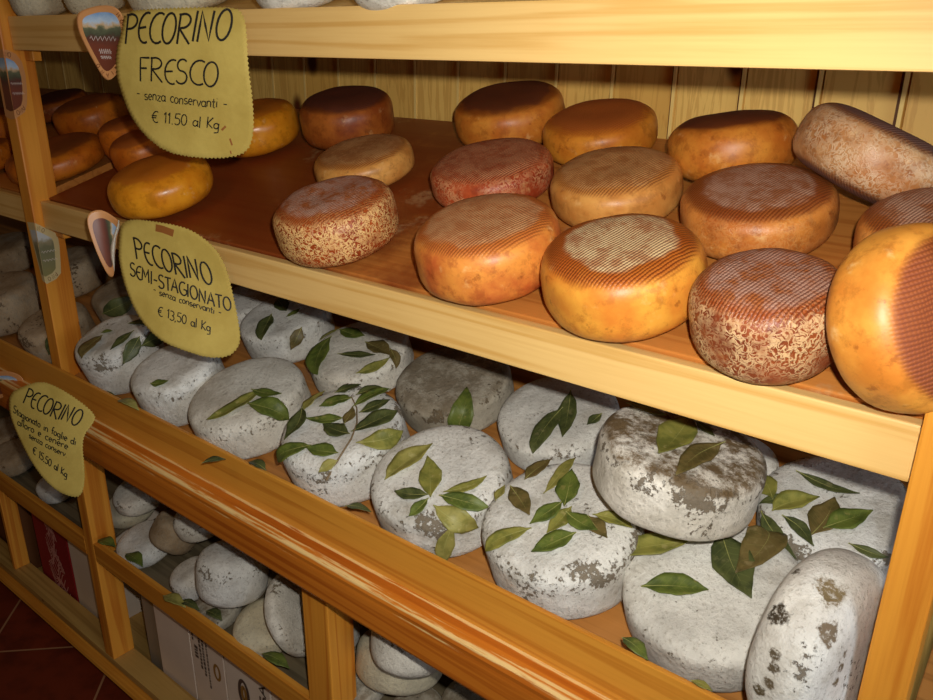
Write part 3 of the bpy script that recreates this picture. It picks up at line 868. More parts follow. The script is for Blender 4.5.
# wheel, base and tip directions in the wheel's own axes, width, tone, which one
LEAVES = [
    ('W3', (-0.036, -0.021, 0.046), (-0.039, 0.083, 0.044), 0.0307, 'olive', 'long olive leaf pointing down left across the middle'),
    ('W3', (-0.027, -0.012, 0.047), (-0.082, -0.044, 0.044), 0.0198, 'green', 'small narrow leaf pointing right, above the other'),
    ('W3', (-0.067, 0.013, 0.046), (-0.112, -0.029, 0.017), 0.0351, 'green', 'green leaf lowest and rightmost of the three'),
    ('W5', (0.071, 0.025, 0.034), (-0.013, 0.098, 0.029), 0.0415, 'green', 'triangular green leaf at the left'),
    ('W5', (0.081, -0.004, 0.033), (0.017, -0.026, 0.035), 0.03, 'green', 'dark green leaf under the shelf rail at the top'),
    ('W5', (-0.005, 0.044, 0.035), (-0.068, -0.001, 0.034), 0.0184, 'dark', 'twisted narrow dark leaf across the centre'),
    ('W5', (-0.008, -0.019, 0.035), (-0.08, -0.026, 0.033), 0.0323, 'brown', 'brownish mottled leaf upper right'),
    ('W5', (-0.081, 0.045, 0.031), (-0.092, -0.018, 0.031), 0.0207, 'olive', 'slim light olive leaf at the lower right'),
    ('W5', (-0.074, -0.037, 0.033), (-0.103, -0.022, 0.019), 0.0184, 'brown', 'small brown leaf at the right rim'),
    ('W5', (0.113, 0.05, 0.034), (0.09, 0.001, 0.032), 0.03, 'olive', 'dull grey-olive leaf at the upper left rim'),
    ('W4', (0.053, -0.015, 0.042), (-0.01, -0.008, 0.042), 0.0301, 'dark', 'dark leaf high up by the rail'),
    ('W4', (-0.039, 0.003, 0.042), (-0.038, -0.03, 0.042), 0.0201, 'green', 'small green leaf beside the high dark one'),
    ('W4', (0.007, 0.024, 0.042), (-0.058, 0.075, 0.035), 0.0326, 'dark', 'dark oval leaf left of centre'),
    ('W4', (-0.092, -0.002, 0.036), (-0.095, 0.033, 0.01), 0.0276, 'brown', 'brown-tinged leaf at the right edge'),
    ('W1', (-0.006, 0.021, 0.061), (-0.042, 0.07, 0.052), 0.0505, 'brown', 'broad brown leaf at the left'),
    ('W1', (0.019, 0.017, 0.061), (0.004, -0.004, 0.061), 0.0252, 'green', 'short green leaf at the upper left'),
    ('W1', (-0.049, -0.039, 0.059), (-0.073, 0.016, 0.056), 0.0202, 'dark', 'slim dark leaf slanting across the centre'),
    ('W1', (-0.07, -0.04, 0.052), (-0.087, 0.009, 0.03), 0.0278, 'dark', 'dark pointed leaf in front of the slim one'),
    ('W1', (0.002, -0.045, 0.06), (-0.034, -0.079, 0.044), 0.0227, 'dark', 'dark leaf at the far edge'),
    ('W1', (-0.079, -0.036, 0.04), (-0.015, -0.087, 0.005), 0.0303, 'dark', 'dark leaf at the right edge'),
    ('W1', (-0.064, 0.06, -0.029), (-0.066, 0.05, -0.057), 0.0151, 'dark', 'tiny dark leaf low on the front rind'),
    ('W2', (-0.041, 0.054, 0.053), (-0.063, 0.027, 0.053), 0.0304, 'green', 'lone square-cut green leaf'),
    ('W7', (-0.09, 0.061, -0.009), (-0.068, 0.01, 0.036), 0.0379, 'green', 'upright pointed green leaf'),
    ('W7', (-0.073, 0.081, -0.009), (-0.09, 0.062, 0.007), 0.0189, 'green', 'small green leaf beside the upright leaf'),
    ('W8', (0.036, 0.07, 0.048), (0.049, -0.019, 0.049), 0.0358, 'yellow', 'large pale olive leaf at the upper left'),
    ('W8', (-0.048, 0.043, 0.049), (0.02, 0.003, 0.049), 0.0322, 'olive', 'upright olive leaf in the middle'),
    ('W8', (-0.043, 0.045, 0.049), (-0.003, 0.075, 0.048), 0.0215, 'dark', 'dark green leaf pointing left'),
    ('W8', (-0.048, 0.049, 0.049), (-0.052, 0.083, 0.044), 0.0197, 'green', 'small green leaf pointing down left'),
    ('W8', (-0.057, 0.021, 0.049), (-0.077, -0.037, 0.047), 0.0179, 'olive', 'narrow leaf pointing up right'),
    ('W8', (-0.062, 0.032, 0.049), (-0.109, -0.009, 0.035), 0.0251, 'green', 'green leaf pointing right'),
    ('W8', (-0.069, 0.049, 0.048), (-0.111, 0.014, 0.013), 0.0322, 'yellow', 'yellowish leaf pointing down right'),
    ('W8', (-0.101, 0.045, 0.033), (-0.087, 0.069, -0.04), 0.0251, 'yellow', 'pale dry leaf hanging over the front rim'),
    ('W9', (-0.013, -0.001, 0.034), (-0.048, 0.088, 0.025), 0.0308, 'dark', 'long dark leaf pointing down left'),
    ('W9', (0.012, -0.044, 0.034), (-0.062, 0.039, 0.033), 0.0289, 'dark', 'dark leaf right of the long one'),
    ('W9', (-0.067, -0.037, 0.032), (-0.073, -0.006, 0.033), 0.0269, 'dark', 'small round leaf at the right edge'),
    ('W10', (0.082, -0.007, 0.049), (0.085, -0.055, 0.045), 0.0322, 'brown', 'brown leaf at the far left rim'),
    ('W10', (0.046, -0.012, 0.051), (0.072, -0.093, 0.044), 0.0177, 'yellow', 'bright olive leaf at the top'),
    ('W10', (0.09, 0.017, 0.048), (0.029, 0.034, 0.05), 0.0258, 'brown', 'mottled brown leaf at the left'),
    ('W10', (0.084, 0.049, 0.047), (0.095, 0.023, 0.046), 0.0145, 'yellow', 'small yellowish leaf at the leftmost rim'),
    ('W10', (0.009, 0.05, 0.05), (0.031, 0.107, 0.036), 0.0258, 'olive', 'pale olive leaf lowest on the left'),
    ('W10', (0.012, -0.015, 0.05), (0.013, 0.04, 0.05), 0.0242, 'green', 'dark green leaf pointing down left from the centre'),
    ('W10', (0.005, -0.015, 0.051), (0.045, -0.064, 0.05), 0.0387, 'green', 'broad bright green leaf pointing up'),
    ('W10', (-0.003, -0.019, 0.051), (-0.015, 0.034, 0.051), 0.0242, 'olive', 'olive leaf pointing straight down'),
    ('W10', (-0.009, -0.008, 0.05), (-0.059, -0.014, 0.05), 0.0322, 'green', 'broad green leaf pointing right'),
    ('W10', (-0.046, 0.013, 0.05), (-0.031, 0.07, 0.049), 0.029, 'green', 'mid green leaf lowest of the star'),
    ('W10', (-0.035, -0.025, 0.05), (-0.076, -0.016, 0.049), 0.0226, 'brown', 'brown leaf behind the broad green one'),
    ('W10', (-0.04, -0.032, 0.05), (-0.087, -0.05, 0.046), 0.0193, 'olive', 'olive leaf touching the brown-topped wheel'),
    ('W11', (0.095, 0.008, 0.041), (0.051, -0.01, 0.046), 0.0192, 'olive', 'olive leaf at the far left rim under the rail'),
    ('W11', (0.032, -0.046, 0.046), (-0.012, 0.063, 0.045), 0.0414, 'olive', 'wide grey-green leaf in the middle'),
    ('W11', (-0.035, -0.03, 0.046), (-0.052, 0.074, 0.043), 0.0296, 'brown', 'dark brown leaf below the wide one'),
    ('W11', (0.016, -0.038, 0.046), (-0.018, -0.031, 0.046), 0.0133, 'dark', 'small dark leaf high by the rail'),
    ('W12', (0.043, -0.068, 0.039), (-0.045, -0.014, 0.04), 0.0464, 'dark', 'large grey-green leaf pointing down'),
    ('W12', (0.009, -0.118, 0.032), (-0.015, -0.031, 0.04), 0.0464, 'brown', 'large brownish leaf overlapping the grey-green one'),
    ('W12', (0.06, -0.025, 0.04), (0.103, 0.054, 0.026), 0.0319, 'olive', 'long olive leaf at the upper left rim'),
    ('W12', (0.052, 0.068, 0.038), (-0.003, 0.022, 0.04), 0.0319, 'green', 'dark green notched leaf in the middle left'),
    ('W14', (0.064, 0.053, 0.035), (0.103, 0.021, 0.026), 0.0277, 'olive', 'olive leaf at the left by the brown-topped wheel'),
    ('W14', (0.047, 0.071, 0.035), (0.021, 0.019, 0.037), 0.0339, 'olive', 'broad light olive leaf'),
    ('W14', (-0.009, 0.069, 0.036), (0.007, 0.001, 0.037), 0.04, 'brown', 'broad pale brown leaf'),
    ('W14', (-0.016, 0.051, 0.037), (-0.041, -0.008, 0.037), 0.0308, 'green', 'green leaf pointing right'),
    ('W14', (0.067, -0.007, 0.037), (-0.01, -0.023, 0.037), 0.0154, 'dark', 'long narrow dark leaf along the top'),
    ('W14', (0.037, 0.03, 0.037), (0.071, 0.065, 0.03), 0.0154, 'dark', 'thin dark leaf at the left edge'),
    ('W14', (0.057, 0.078, 0.03), (-0.01, 0.1, 0.025), 0.0216, 'dark', 'narrow dark leaf pointing down'),
    ('W14', (0.031, 0.072, 0.036), (-0.021, 0.085, 0.034), 0.0169, 'dark', 'second dark narrow leaf under the light olive one'),
    ('W14', (-0.051, 0.05, 0.036), (-0.088, 0.035, 0.031), 0.0123, 'dark', 'dark leaf at the right rim near the post'),
    ('W16', (-0.077, -0.003, 0.042), (-0.076, 0.037, -0.001), 0.0387, 'dark', 'dark leaf left of the post'),
    ('W18', (-0.05, 0.066, 0.022), (-0.079, -0.009, 0.035), 0.0402, 'dark', 'dark leaf behind the semi-aged label'),
]
for i, (k, a, b, wd, tone, desc) in enumerate(LEAVES):
    sp, nm = spine_on(k, a, b, i, .0016 + .0022 * (i % 3))
    leaf(sp, nm, wd, tone, i, desc + ' ' + WHERE[k], 'bay leaves on the white wheels')

sprig = empty('bay_sprig', CH['W6'][0], 'large leafy bay sprig with woody stem lying across a white wheel', 'sprig')
STEMPTS = [[-0.082, 0.072, 0.029], [-0.083, 0.041, 0.051], [-0.063, 0.005, 0.055], [-0.035, -0.022, 0.055], [0.003, -0.043, 0.055], [0.037, -0.05, 0.055]]
pts = []
for q in STEMPTS:
    p, n = on_wheel('W6', q)
    pts.append((p + n * .004, n))
bm = bmesh.new()
prev = None
for i, (p, n) in enumerate(pts):
    d = (pts[min(i + 1, len(pts) - 1)][0] - pts[max(i - 1, 0)][0]).normalized()
    s = d.cross(n).normalized()
    rad = .0021 - .0002 * i
    rg = [bm.verts.new(p + s * rad * math.cos(k * math.pi / 3) + n * rad * math.sin(k * math.pi / 3)) for k in range(6)]
    if prev:
        for k in range(6):
            bm.faces.new((prev[k], prev[(k + 1) % 6], rg[(k + 1) % 6], rg[k]))
    else:
        bm.faces.new(rg)
    prev = rg
bm.faces.new(prev[::-1])
link('stem', bm, STEM, (0, 0, 0), sprig, True)
for i, (k, a, b, wd, tone, desc) in enumerate([
    ('W6', (-0.084, 0.046, 0.05), (-0.074, 0.075, 0.042), 0.0236, 'yellow', 'sprig'),
    ('W6', (-0.073, 0.039, 0.053), (-0.03, 0.069, 0.054), 0.0275, 'green', 'sprig'),
    ('W6', (-0.027, 0.066, 0.054), (0.018, 0.108, 0.032), 0.0295, 'green', 'sprig'),
    ('W6', (0.072, 0.033, 0.054), (0.02, 0.086, 0.052), 0.0275, 'dark', 'sprig'),
    ('W6', (0.074, 0.028, 0.054), (0.095, -0.022, 0.05), 0.0236, 'yellow', 'sprig'),
    ('W6', (-0.001, -0.012, 0.055), (0.043, 0.037, 0.055), 0.0197, 'green', 'sprig'),
    ('W6', (-0.053, 0.004, 0.055), (0.004, 0.023, 0.055), 0.0295, 'dark', 'sprig'),
    ('W6', (-0.025, -0.003, 0.055), (0.0, -0.035, 0.055), 0.0216, 'brown', 'sprig'),
    ('W6', (0.036, -0.047, 0.055), (0.056, 0.002, 0.055), 0.0295, 'green', 'sprig'),
    ('W6', (0.071, -0.036, 0.054), (0.057, -0.076, 0.051), 0.0256, 'dark', 'sprig'),
    ('W6', (0.031, -0.059, 0.054), (0.013, -0.099, 0.048), 0.0256, 'dark', 'sprig'),
    ('W6', (0.005, -0.042, 0.055), (-0.001, -0.101, 0.047), 0.0256, 'green', 'sprig'),
    ('W6', (-0.048, -0.007, 0.055), (-0.054, -0.083, 0.048), 0.0354, 'dark', 'sprig'),
    ('W6', (-0.08, 0.002, 0.054), (-0.085, -0.067, 0.037), 0.0315, 'olive', 'sprig'),
    ('W6', (-0.017, -0.04, 0.055), (-0.028, -0.086, 0.052), 0.0236, 'dark', 'sprig'),
]):
    sp, nm = spine_on(k, a, b, 100 + i, .002 + .0022 * (i % 4))
    leaf(sp, nm, wd, tone, 100 + i, parent=sprig, name='leaf')

for i, (a, b, n, wd, tone, desc) in enumerate([
    ((0.683, -0.083, -0.362), (0.703, -0.048, -0.362), (0.0, 0.0, 1.0), 0.0176, 'dark', 'dull leaf lying on the tray edge in front of the three-leaf wheel'),
    ((0.723, 0.03, -0.414), (0.67, -0.006, -0.454), (0.0, -0.743, 0.669), 0.0186, 'green', 'slim green leaf hanging over the tray edge left of the sprig wheel'),
    ((0.796, -0.033, -0.357), (0.75, -0.034, -0.357), (0.0, 0.0, 1.0), 0.023, 'dark', 'dark leaf in the gap between the three-leaf wheel and the sprig wheel'),
    ((0.981, -0.024, -0.359), (1.025, -0.01, -0.359), (0.0, 0.0, 1.0), 0.016, 'dark', 'dark leaf squeezed under the front of the sprig wheel'),
    ((0.331, -0.041, -0.359), (0.407, -0.039, -0.359), (0.0, 0.0, 1.0), 0.0228, 'yellow', 'yellowish leaf on the tray edge below the leftmost leafy wheel'),
    ((1.466, -0.016, -0.359), (1.509, -0.032, -0.359), (0.0, 0.0, 1.0), 0.0222, 'green', 'green leaf caught under the front of the big right-hand white wheel'),
    ((1.562, -0.03, -0.359), (1.588, -0.03, -0.359), (0.0, 0.0, 1.0), 0.0104, 'olive', 'thin leaf at the tray edge under the big right-hand white wheel'),
    ((0.016, 0.007, -0.854), (0.079, 0.02, -0.854), (0.0, 0.0, 1.0), 0.0312, 'green', 'green leaf by the left post above the cabinet slat'),
    ((0.125, 0.02, -0.854), (0.206, 0.018, -0.854), (0.0, 0.0, 1.0), 0.0304, 'green', 'green leaf under the white wheel next to the left post, above the slat'),
    ((0.34, -0.012, -0.854), (0.416, -0.003, -0.854), (0.0, 0.0, 1.0), 0.0281, 'yellow', 'yellow-green leaf lying over the cabinet slat'),
    ((0.385, 0.002, -0.854), (0.449, 0.011, -0.854), (0.0, 0.0, 1.0), 0.0203, 'dark', 'dark leaf behind the cabinet slat left of its middle'),
    ((0.46, 0.019, -0.854), (0.515, 0.022, -0.854), (0.0, 0.0, 1.0), 0.0249, 'dark', 'dark leaf under the big wheel in the cabinet'),
    ((0.664, 0.013, -0.854), (0.742, 0.021, -0.854), (0.0, 0.0, 1.0), 0.0278, 'green', 'green leaf behind the slat next to the short stile'),
    ((1.764, 0.103, -0.205), (1.758, 0.103, -0.243), (0.0, 1.0, 0.0), 0.0202, 'dark', 'dark leaf just right of the right-hand post'),
]):
    a, b, n = Vector(a), Vector(b), Vector(n)
    N = 11
    L = (b - a).length
    sp, nm = [], []
    for j in range(N):
        t = j / (N - 1)
        sp.append(a.lerp(b, t) + n * L * .10 * math.sin(math.pi * t))
        nm.append(n.copy())
    leaf(sp, nm, wd, tone, 200 + i, desc, 'stray bay leaves')

# ------------------------------------------------------------------ handwriting
def arc(cx, cy, rx, ry, a0, a1, n=12):
    return [(cx + rx * math.cos(R_(a0 + (a1 - a0) * i / n)), cy + ry * math.sin(R_(a0 + (a1 - a0) * i / n))) for i in range(n + 1)]
GL = {
 'P': (.62, [[(.08, 0), (.06, 1)], [(.0, .95)] + arc(.22, .74, .34, .24, 90, -90) + [(.08, .5)]]),
 'E': (.56, [arc(.42, .5, .36, .5, 70, 290), [(.08, .5), (.42, .53)]]),
 'C': (.6, [arc(.46, .5, .4, .5, 60, 300)]),
 'O': (.74, [arc(.36, .5, .3, .5, 100, 460, 20)]),
 'R': (.66, [[(.08, 0), (.06, 1)], [(.0, .95)] + arc(.22, .75, .32, .23, 90, -90) + [(.08, .52), (.62, -.02)]]),
 'I': (.24, [[(.1, 0), (.12, 1)]]),
 'N': (.72, [[(.06, 0), (.08, 1), (.54, .02), (.58, 1)]]),
 'F': (.56, [[(.1, 0), (.06, .98), (.5, 1)], [(.08, .55), (.4, .57)]]),
 'S': (.58, [arc(.28, .75, .22, .24, 40, 250) + arc(.26, .25, .25, .26, 80, -150)]),
 'T': (.58, [[(.3, 0), (.28, .98)], [(.0, .94), (.56, 1)]]),
 'A': (.66, [[(.0, 0), (.3, 1), (.58, 0)], [(.12, .38), (.5, .38)]]),
 'G': (.66, [arc(.38, .5, .34, .5, 60, 330) + [(.64, .46), (.4, .46)]]),
 'M': (.8, [[(.04, 0), (.1, 1), (.36, .3), (.62, 1), (.68, 0)]]),
 'U': (.66, [[(.06, 1), (.08, .3)] + arc(.3, .25, .22, .25, 180, 360) + [(.54, 1)]]),
 'L': (.5, [[(.06, 1), (.06, 0), (.46, 0)]]),
 'V': (.6, [[(.02, 1), (.28, 0), (.54, 1)]]),
 'K': (.58, [[(.08, 0), (.08, 1)], [(.5, .95), (.1, .42), (.52, 0)]]),
 '-': (.5, [[(.08, .42), (.4, .42)]]),
 '€': (.7, [arc(.44, .5, .34, .5, 60, 300), [(.0, .6), (.46, .6)], [(.0, .42), (.42, .42)]]),
 '0': (.6, [arc(.28, .5, .23, .48, 90, 450, 16)]),
 '1': (.34, [[(.04, .75), (.18, 1), (.18, 0)]]),
 '3': (.54, [arc(.22, .74, .24, .25, 140, -80) + arc(.22, .25, .27, .26, 80, -140)]),
 '5': (.56, [[(.5, 1), (.12, .97), (.08, .56)] + arc(.24, .3, .25, .3, 100, -140)]),
 '.': (.26, [[(.08, .02), (.13, .06)]]),
 ',': (.26, [[(.12, .08), (.06, -.14)]]),
 'a': (.5, [arc(.22, .26, .19, .25, 30, 360), [(.42, .52), (.42, 0), (.5, .02)]]),
 'l': (.22, [[(.1, 1), (.1, 0)]]),
 'g': (.52, [arc(.22, .26, .19, .24, 30, 390), [(.42, .5), (.42, -.3), (.1, -.36)]]),
 'i': (.22, [[(.1, .52), (.1, 0)], [(.1, .74), (.12, .78)]]),
 's': (.42, [arc(.2, .38, .15, .13, 40, 250) + arc(.19, .13, .17, .13, 80, -150)]),
 'e': (.46, [[(.06, .26), (.38, .28)] + arc(.22, .26, .17, .26, 10, 310)]),
 'n': (.5, [[(.06, .52), (.06, 0)], [(.06, .34)] + arc(.24, .34, .16, .18, 160, 0) + [(.4, 0)]]),
 'z': (.44, [[(.04, .5), (.38, .5), (.04, .02), (.4, .02)]]),
 'c': (.44, [arc(.26, .26, .2, .26, 50, 310)]),
 'o': (.48, [arc(.22, .26, .19, .26, 90, 450)]),
 'r': (.38, [[(.06, .52), (.06, 0)], [(.06, .34), (.18, .5), (.34, .5)]]),
 'v': (.44, [[(.02, .52), (.2, 0), (.4, .52)]]),
 't': (.36, [[(.16, .8), (.16, .05), (.3, 0)], [(.0, .52), (.32, .54)]]),
 'f': (.36, [[(.36, .95), (.2, 1), (.16, .8), (.16, 0)], [(.02, .52), (.32, .54)]]),
 'd': (.52, [arc(.22, .26, .19, .25, 30, 360), [(.42, 1), (.42, 0)]]),
 ' ': (.42, []),
}
def ribbon(bm, pts, hw, place):
    ps = [Vector((a, b)) for a, b in pts]
    if len(ps) < 2:
        return
    prev = None
    for i, p in enumerate(ps):
        d = ps[min(i + 1, len(ps) - 1)] - ps[max(i - 1, 0)]
        if d.length < 1e-9:
            d = Vector((1, 0))
        d.normalize()
        n = Vector((-d.y, d.x)) * hw
        q = (bm.verts.new(place(p + n)), bm.verts.new(place(p - n)))
        if prev:
            bm.faces.new((prev[0], prev[1], q[1], q[0]))
        prev = q

def write(bm, text, b0, b1, top, hw, place, rnd):
    tot = sum(GL[c][0] for c in text)
    b0, b1, top = Vector(b0), Vector(b1), Vector(top)
    E = (b1 - b0) / tot
    U = top - b0
    x = 0
    for c in text:
        wd, strokes = GL[c]
        jy = rnd.uniform(-.05, .05)
        for s in strokes:
            pts = []
            for (px, py), (qx, qy) in zip(s, s[1:]):
                for k in range(2):
                    pts.append((px + (qx - px) * k / 2, py + (qy - py) * k / 2))
            pts.append(s[-1])
            ribbon(bm, [tuple(b0 + E * (x + a) + U * (b + jy)) for a, b in pts], hw, place)
        x += wd

INK = NT('black_marker_ink', .6)
INK.color(srgb(28, 24, 18))
INK = INK.m
def paper_mat():
    t = NT('yellow_butcher_paper', .75, .2)
    p = t.obj()
    c = t.mix(t.step(t.noise(p, 9, 5, .6), .35, .7), srgb(194, 170, 88), srgb(174, 148, 70))
    c = t.mix(t.math('MULTIPLY', t.noise(p, 140, 3), .3), c, srgb(160, 136, 66))
    t.color(c)
    t.bump(t.noise(p, 20, 4), .5, .004)
    return t.m
PAPERM = paper_mat()
BROWN = NT('brown_grease_mark', .6)
BROWN.color(srgb(140, 84, 34))
BROWN = BROWN.m

PAPERS = {d['name']: d for d in [{'name': 'fresco', 'O': [0.7794, 0.016, 0.3017], 'U': [0.90618, 0.42289, -0.0], 'V': [-0.01277, 0.02736, 0.99954], 'outline': [[-0.2001, 0.0649], [-0.1458, 0.0677], [-0.0764, 0.0698], [-0.02, 0.0706], [-0.008, 0.0612], [-0.0036, 0.037], [-0.004, -0.0098], [-0.0027, -0.0563], [-0.0064, -0.1057], [-0.0167, -0.1312], [-0.0428, -0.1412], [-0.0961, -0.1434], [-0.1529, -0.1364], [-0.1923, -0.112], [-0.215, -0.0824], [-0.2236, -0.0484], [-0.2262, -0.0235], [-0.2196, 0.0113], [-0.2077, 0.0341]], 'texts': [['PECORINO', [-0.2047, 0.0185], [-0.0269, 0.0259], [-0.1955, 0.0607]], ['FRESCO', [-0.1856, -0.0329], [-0.0506, -0.0388], [-0.1777, 0.0018]], ['- senza conservanti -', [-0.1959, -0.0581], [-0.0418, -0.0703], [-0.192, -0.0418]], ['€ 11.50 al Kg', [-0.1741, -0.0933], [-0.0578, -0.1], [-0.1703, -0.0767]]]}, {'name': 'semi', 'O': [0.6865, 0.013, -0.0188], 'U': [0.85929, 0.51148, -0.0], 'V': [-0.1123, 0.18867, 0.9756], 'outline': [[-0.2005, 0.0453], [-0.1939, 0.0573], [-0.1728, 0.0638], [-0.1308, 0.0614], [-0.0881, 0.0564], [-0.0615, 0.0491], [-0.0351, 0.0319], [-0.0167, 0.011], [-0.0053, -0.0204], [0.0017, -0.0571], [0.0096, -0.0924], [0.0159, -0.1253], [0.0134, -0.1435], [-0.002, -0.16], [-0.0361, -0.162], [-0.0722, -0.152], [-0.1102, -0.1403], [-0.1409, -0.1195], [-0.1642, -0.0913], [-0.1836, -0.0543], [-0.1957, -0.0224], [-0.2023, 0.0063]], 'texts': [['PECORINO', [-0.1679, -0.0007], [-0.0266, -0.0433], [-0.1745, 0.0362]], ['SEMI-STAGIONATO', [-0.1776, -0.0301], [0.0017, -0.0843], [-0.179, -0.008]], ['- senza conservanti -', [-0.1326, -0.057], [-0.0144, -0.0919], [-0.1325, -0.045]], ['€ 13,50 al Kg', [-0.1223, -0.0942], [-0.0305, -0.1185], [-0.1221, -0.0787]]]}, {'name': 'aged', 'O': [0.2905, -0.0765, -0.4018], 'U': [0.848, 0.53, -0.0], 'V': [-0.18435, 0.29496, 0.93756], 'outline': [[-0.1867, 0.043], [-0.1564, 0.0593], [-0.1116, 0.0742], [-0.0751, 0.0638], [-0.0324, 0.0393], [0.0016, 0.0112], [0.0002, -0.0041], [-0.0171, -0.0278], [-0.0215, -0.0508], [-0.0161, -0.0897], [-0.0123, -0.1276], [-0.0185, -0.1569], [-0.0359, -0.1591], [-0.0648, -0.1487], [-0.0945, -0.1259], [-0.1247, -0.0926], [-0.1508, -0.0558], [-0.1748, -0.0188], [-0.1874, 0.0117]], 'texts': [['PECORINO', [-0.1527, 0.0283], [-0.0297, -0.0162], [-0.1388, 0.0602]], ['Stagionato in foglie di', [-0.176, 0.0061], [-0.0322, -0.0535], [-0.1745, 0.0208]], ['alloro e cenere', [-0.1637, -0.0181], [-0.0471, -0.0627], [-0.1622, -0.0034]], ['senza conserv.', [-0.1338, -0.0433], [-0.0485, -0.0794], [-0.1321, -0.0307]], ['€ 15,50 al Kg', [-0.1234, -0.0738], [-0.0465, -0.1206], [-0.1219, -0.0592]]]}, {'name': 'pin', 'O': [0.5891, -0.068, 0.3273], 'U': [0.90618, 0.42289, -0.0], 'V': [0.0, 0.0, 1.0], 'outline': [[-0.0809, 0.0321], [-0.075, 0.0398], [-0.0601, 0.0448], [-0.0403, 0.0489], [-0.0163, 0.0483], [-0.0022, 0.04], [0.004, 0.0198], [0.0004, -0.0028], [-0.0076, -0.0258], [-0.0223, -0.0464], [-0.0405, -0.06], [-0.0515, -0.0565], [-0.0634, -0.0324], [-0.0747, -0.0064], [-0.0815, 0.0143]], 'texts': []}, {'name': 'curl', 'O': [0.4465, -0.045, 0.025], 'U': [0.50702, 0.86193, -0.0], 'V': [-0.08696, 0.05115, 0.9949], 'outline': [[-0.0516, 0.0032], [-0.0471, 0.0186], [-0.0344, 0.0236], [-0.0216, 0.0224], [0.0014, 0.0045], [0.001, -0.0054], [-0.0082, -0.0315], [-0.0142, -0.058], [-0.0177, -0.0848], [-0.0228, -0.0984], [-0.0303, -0.0929], [-0.0375, -0.0723], [-0.0439, -0.0467], [-0.0486, -0.0216]], 'texts': []}, {'name': 'half', 'O': [-0.1394, -0.034, -0.4591], 'U': [0.88379, 0.46789, -0.0], 'V': [-0.04839, 0.0914, 0.99464], 'outline': [[-0.087, 0.0282], [-0.0615, 0.0329], [-0.0284, 0.0344], [-0.0023, 0.0252], [0.0034, 0.0054], [-0.0124, -0.0113], [-0.0416, -0.0242], [-0.0714, -0.0397], [-0.0972, -0.0447]], 'texts': []}]}

def rings_from(outline, zig=0., step=.0032):
    pts = [Vector(p) for p in outline]
    P = pts + pts[:1]
    cum = [0]
    for a, b in zip(P, P[1:]):
        cum.append(cum[-1] + (b - a).length)
    n = max(8, 2 * round(cum[-1] / step / 2))
    c = sum(pts, Vector((0, 0))) / len(pts)
    res, i = [], 0
    for k in range(n):
        s = cum[-1] * k / n
        while cum[i + 1] < s:
            i += 1
        q = P[i].lerp(P[i + 1], (s - cum[i]) / max(1e-9, cum[i + 1] - cum[i]))
        res.append(q + (q - c).normalized() * (zig if k % 2 else 0))
    return res

def smooth_outline(o, it=2):
    pts = [Vector(p) for p in o]
    for _ in range(it):
        q = []
        for a, b in zip(pts, pts[1:] + pts[:1]):
            q += [a * .75 + b * .25, a * .25 + b * .75]
        pts = q
    return pts

def sheet(outline, bend, zig=0., levels=(1, .93, .82, .68, .52, .36, .2), lift=0., smooth=0):
    if smooth:
        outline = smooth_outline(outline, smooth)
    ring = rings_from(outline, zig)
    c = sum(ring, Vector((0, 0))) / len(ring)
    bm = bmesh.new()
    prev = None
    for l in levels:
        row = []
        for p in ring:
            q = c + (p - c) * l
            row.append(bm.verts.new((q.x, q.y, bend(q) + lift)))
        if prev:
            for i in range(len(row)):
                j = (i + 1) % len(row)
                bm.faces.new((prev[i], prev[j], row[j], row[i]))
        prev = row
    v = bm.verts.new((c.x, c.y, bend(c) + lift))
    for i in range(len(prev)):
        bm.faces.new((prev[i], prev[(i + 1) % len(prev)], v))
    bmesh.ops.recalc_face_normals(bm, faces=bm.faces)
    if sum((f.normal.z for f in bm.faces)) < 0:
        bmesh.ops.reverse_faces(bm, faces=bm.faces)
    return bm

def paper_rot(d):
    U, V = Vector(d['U']), Vector(d['V'])
    return Matrix((U, V, U.cross(V))).transposed()

def note(key, label, bend, inks, marks=()):
    d = PAPERS[key]
    rot = paper_rot(d)
    o = solid(link('paper_price_label', sheet([tuple(q) for q in smooth_outline(d['outline'], 1)], bend, .0022), PAPERM, d['O'], None, True, rot), .0004)
    setp(o, label, 'label', 'yellow paper price labels')
    rnd = random.Random(len(key))
    bm = bmesh.new()
    for (t, b0, b1, top), hw in zip(d['texts'], inks):
        write(bm, t, b0, b1, top, hw, lambda p: (p.x, p.y, bend(p) + .0011), rnd)
    link('handwriting', bm, INK, d['O'], o, False, rot)
    if marks:
        bm = bmesh.new()
        for pts, hw in marks:
            ribbon(bm, pts, hw, lambda p: (p.x, p.y, bend(p) + .0010))
        mo = link('grease_mark', bm, BROWN, d['O'], o, False, rot)
        mo['label'] = 'small brown mark'
    return o

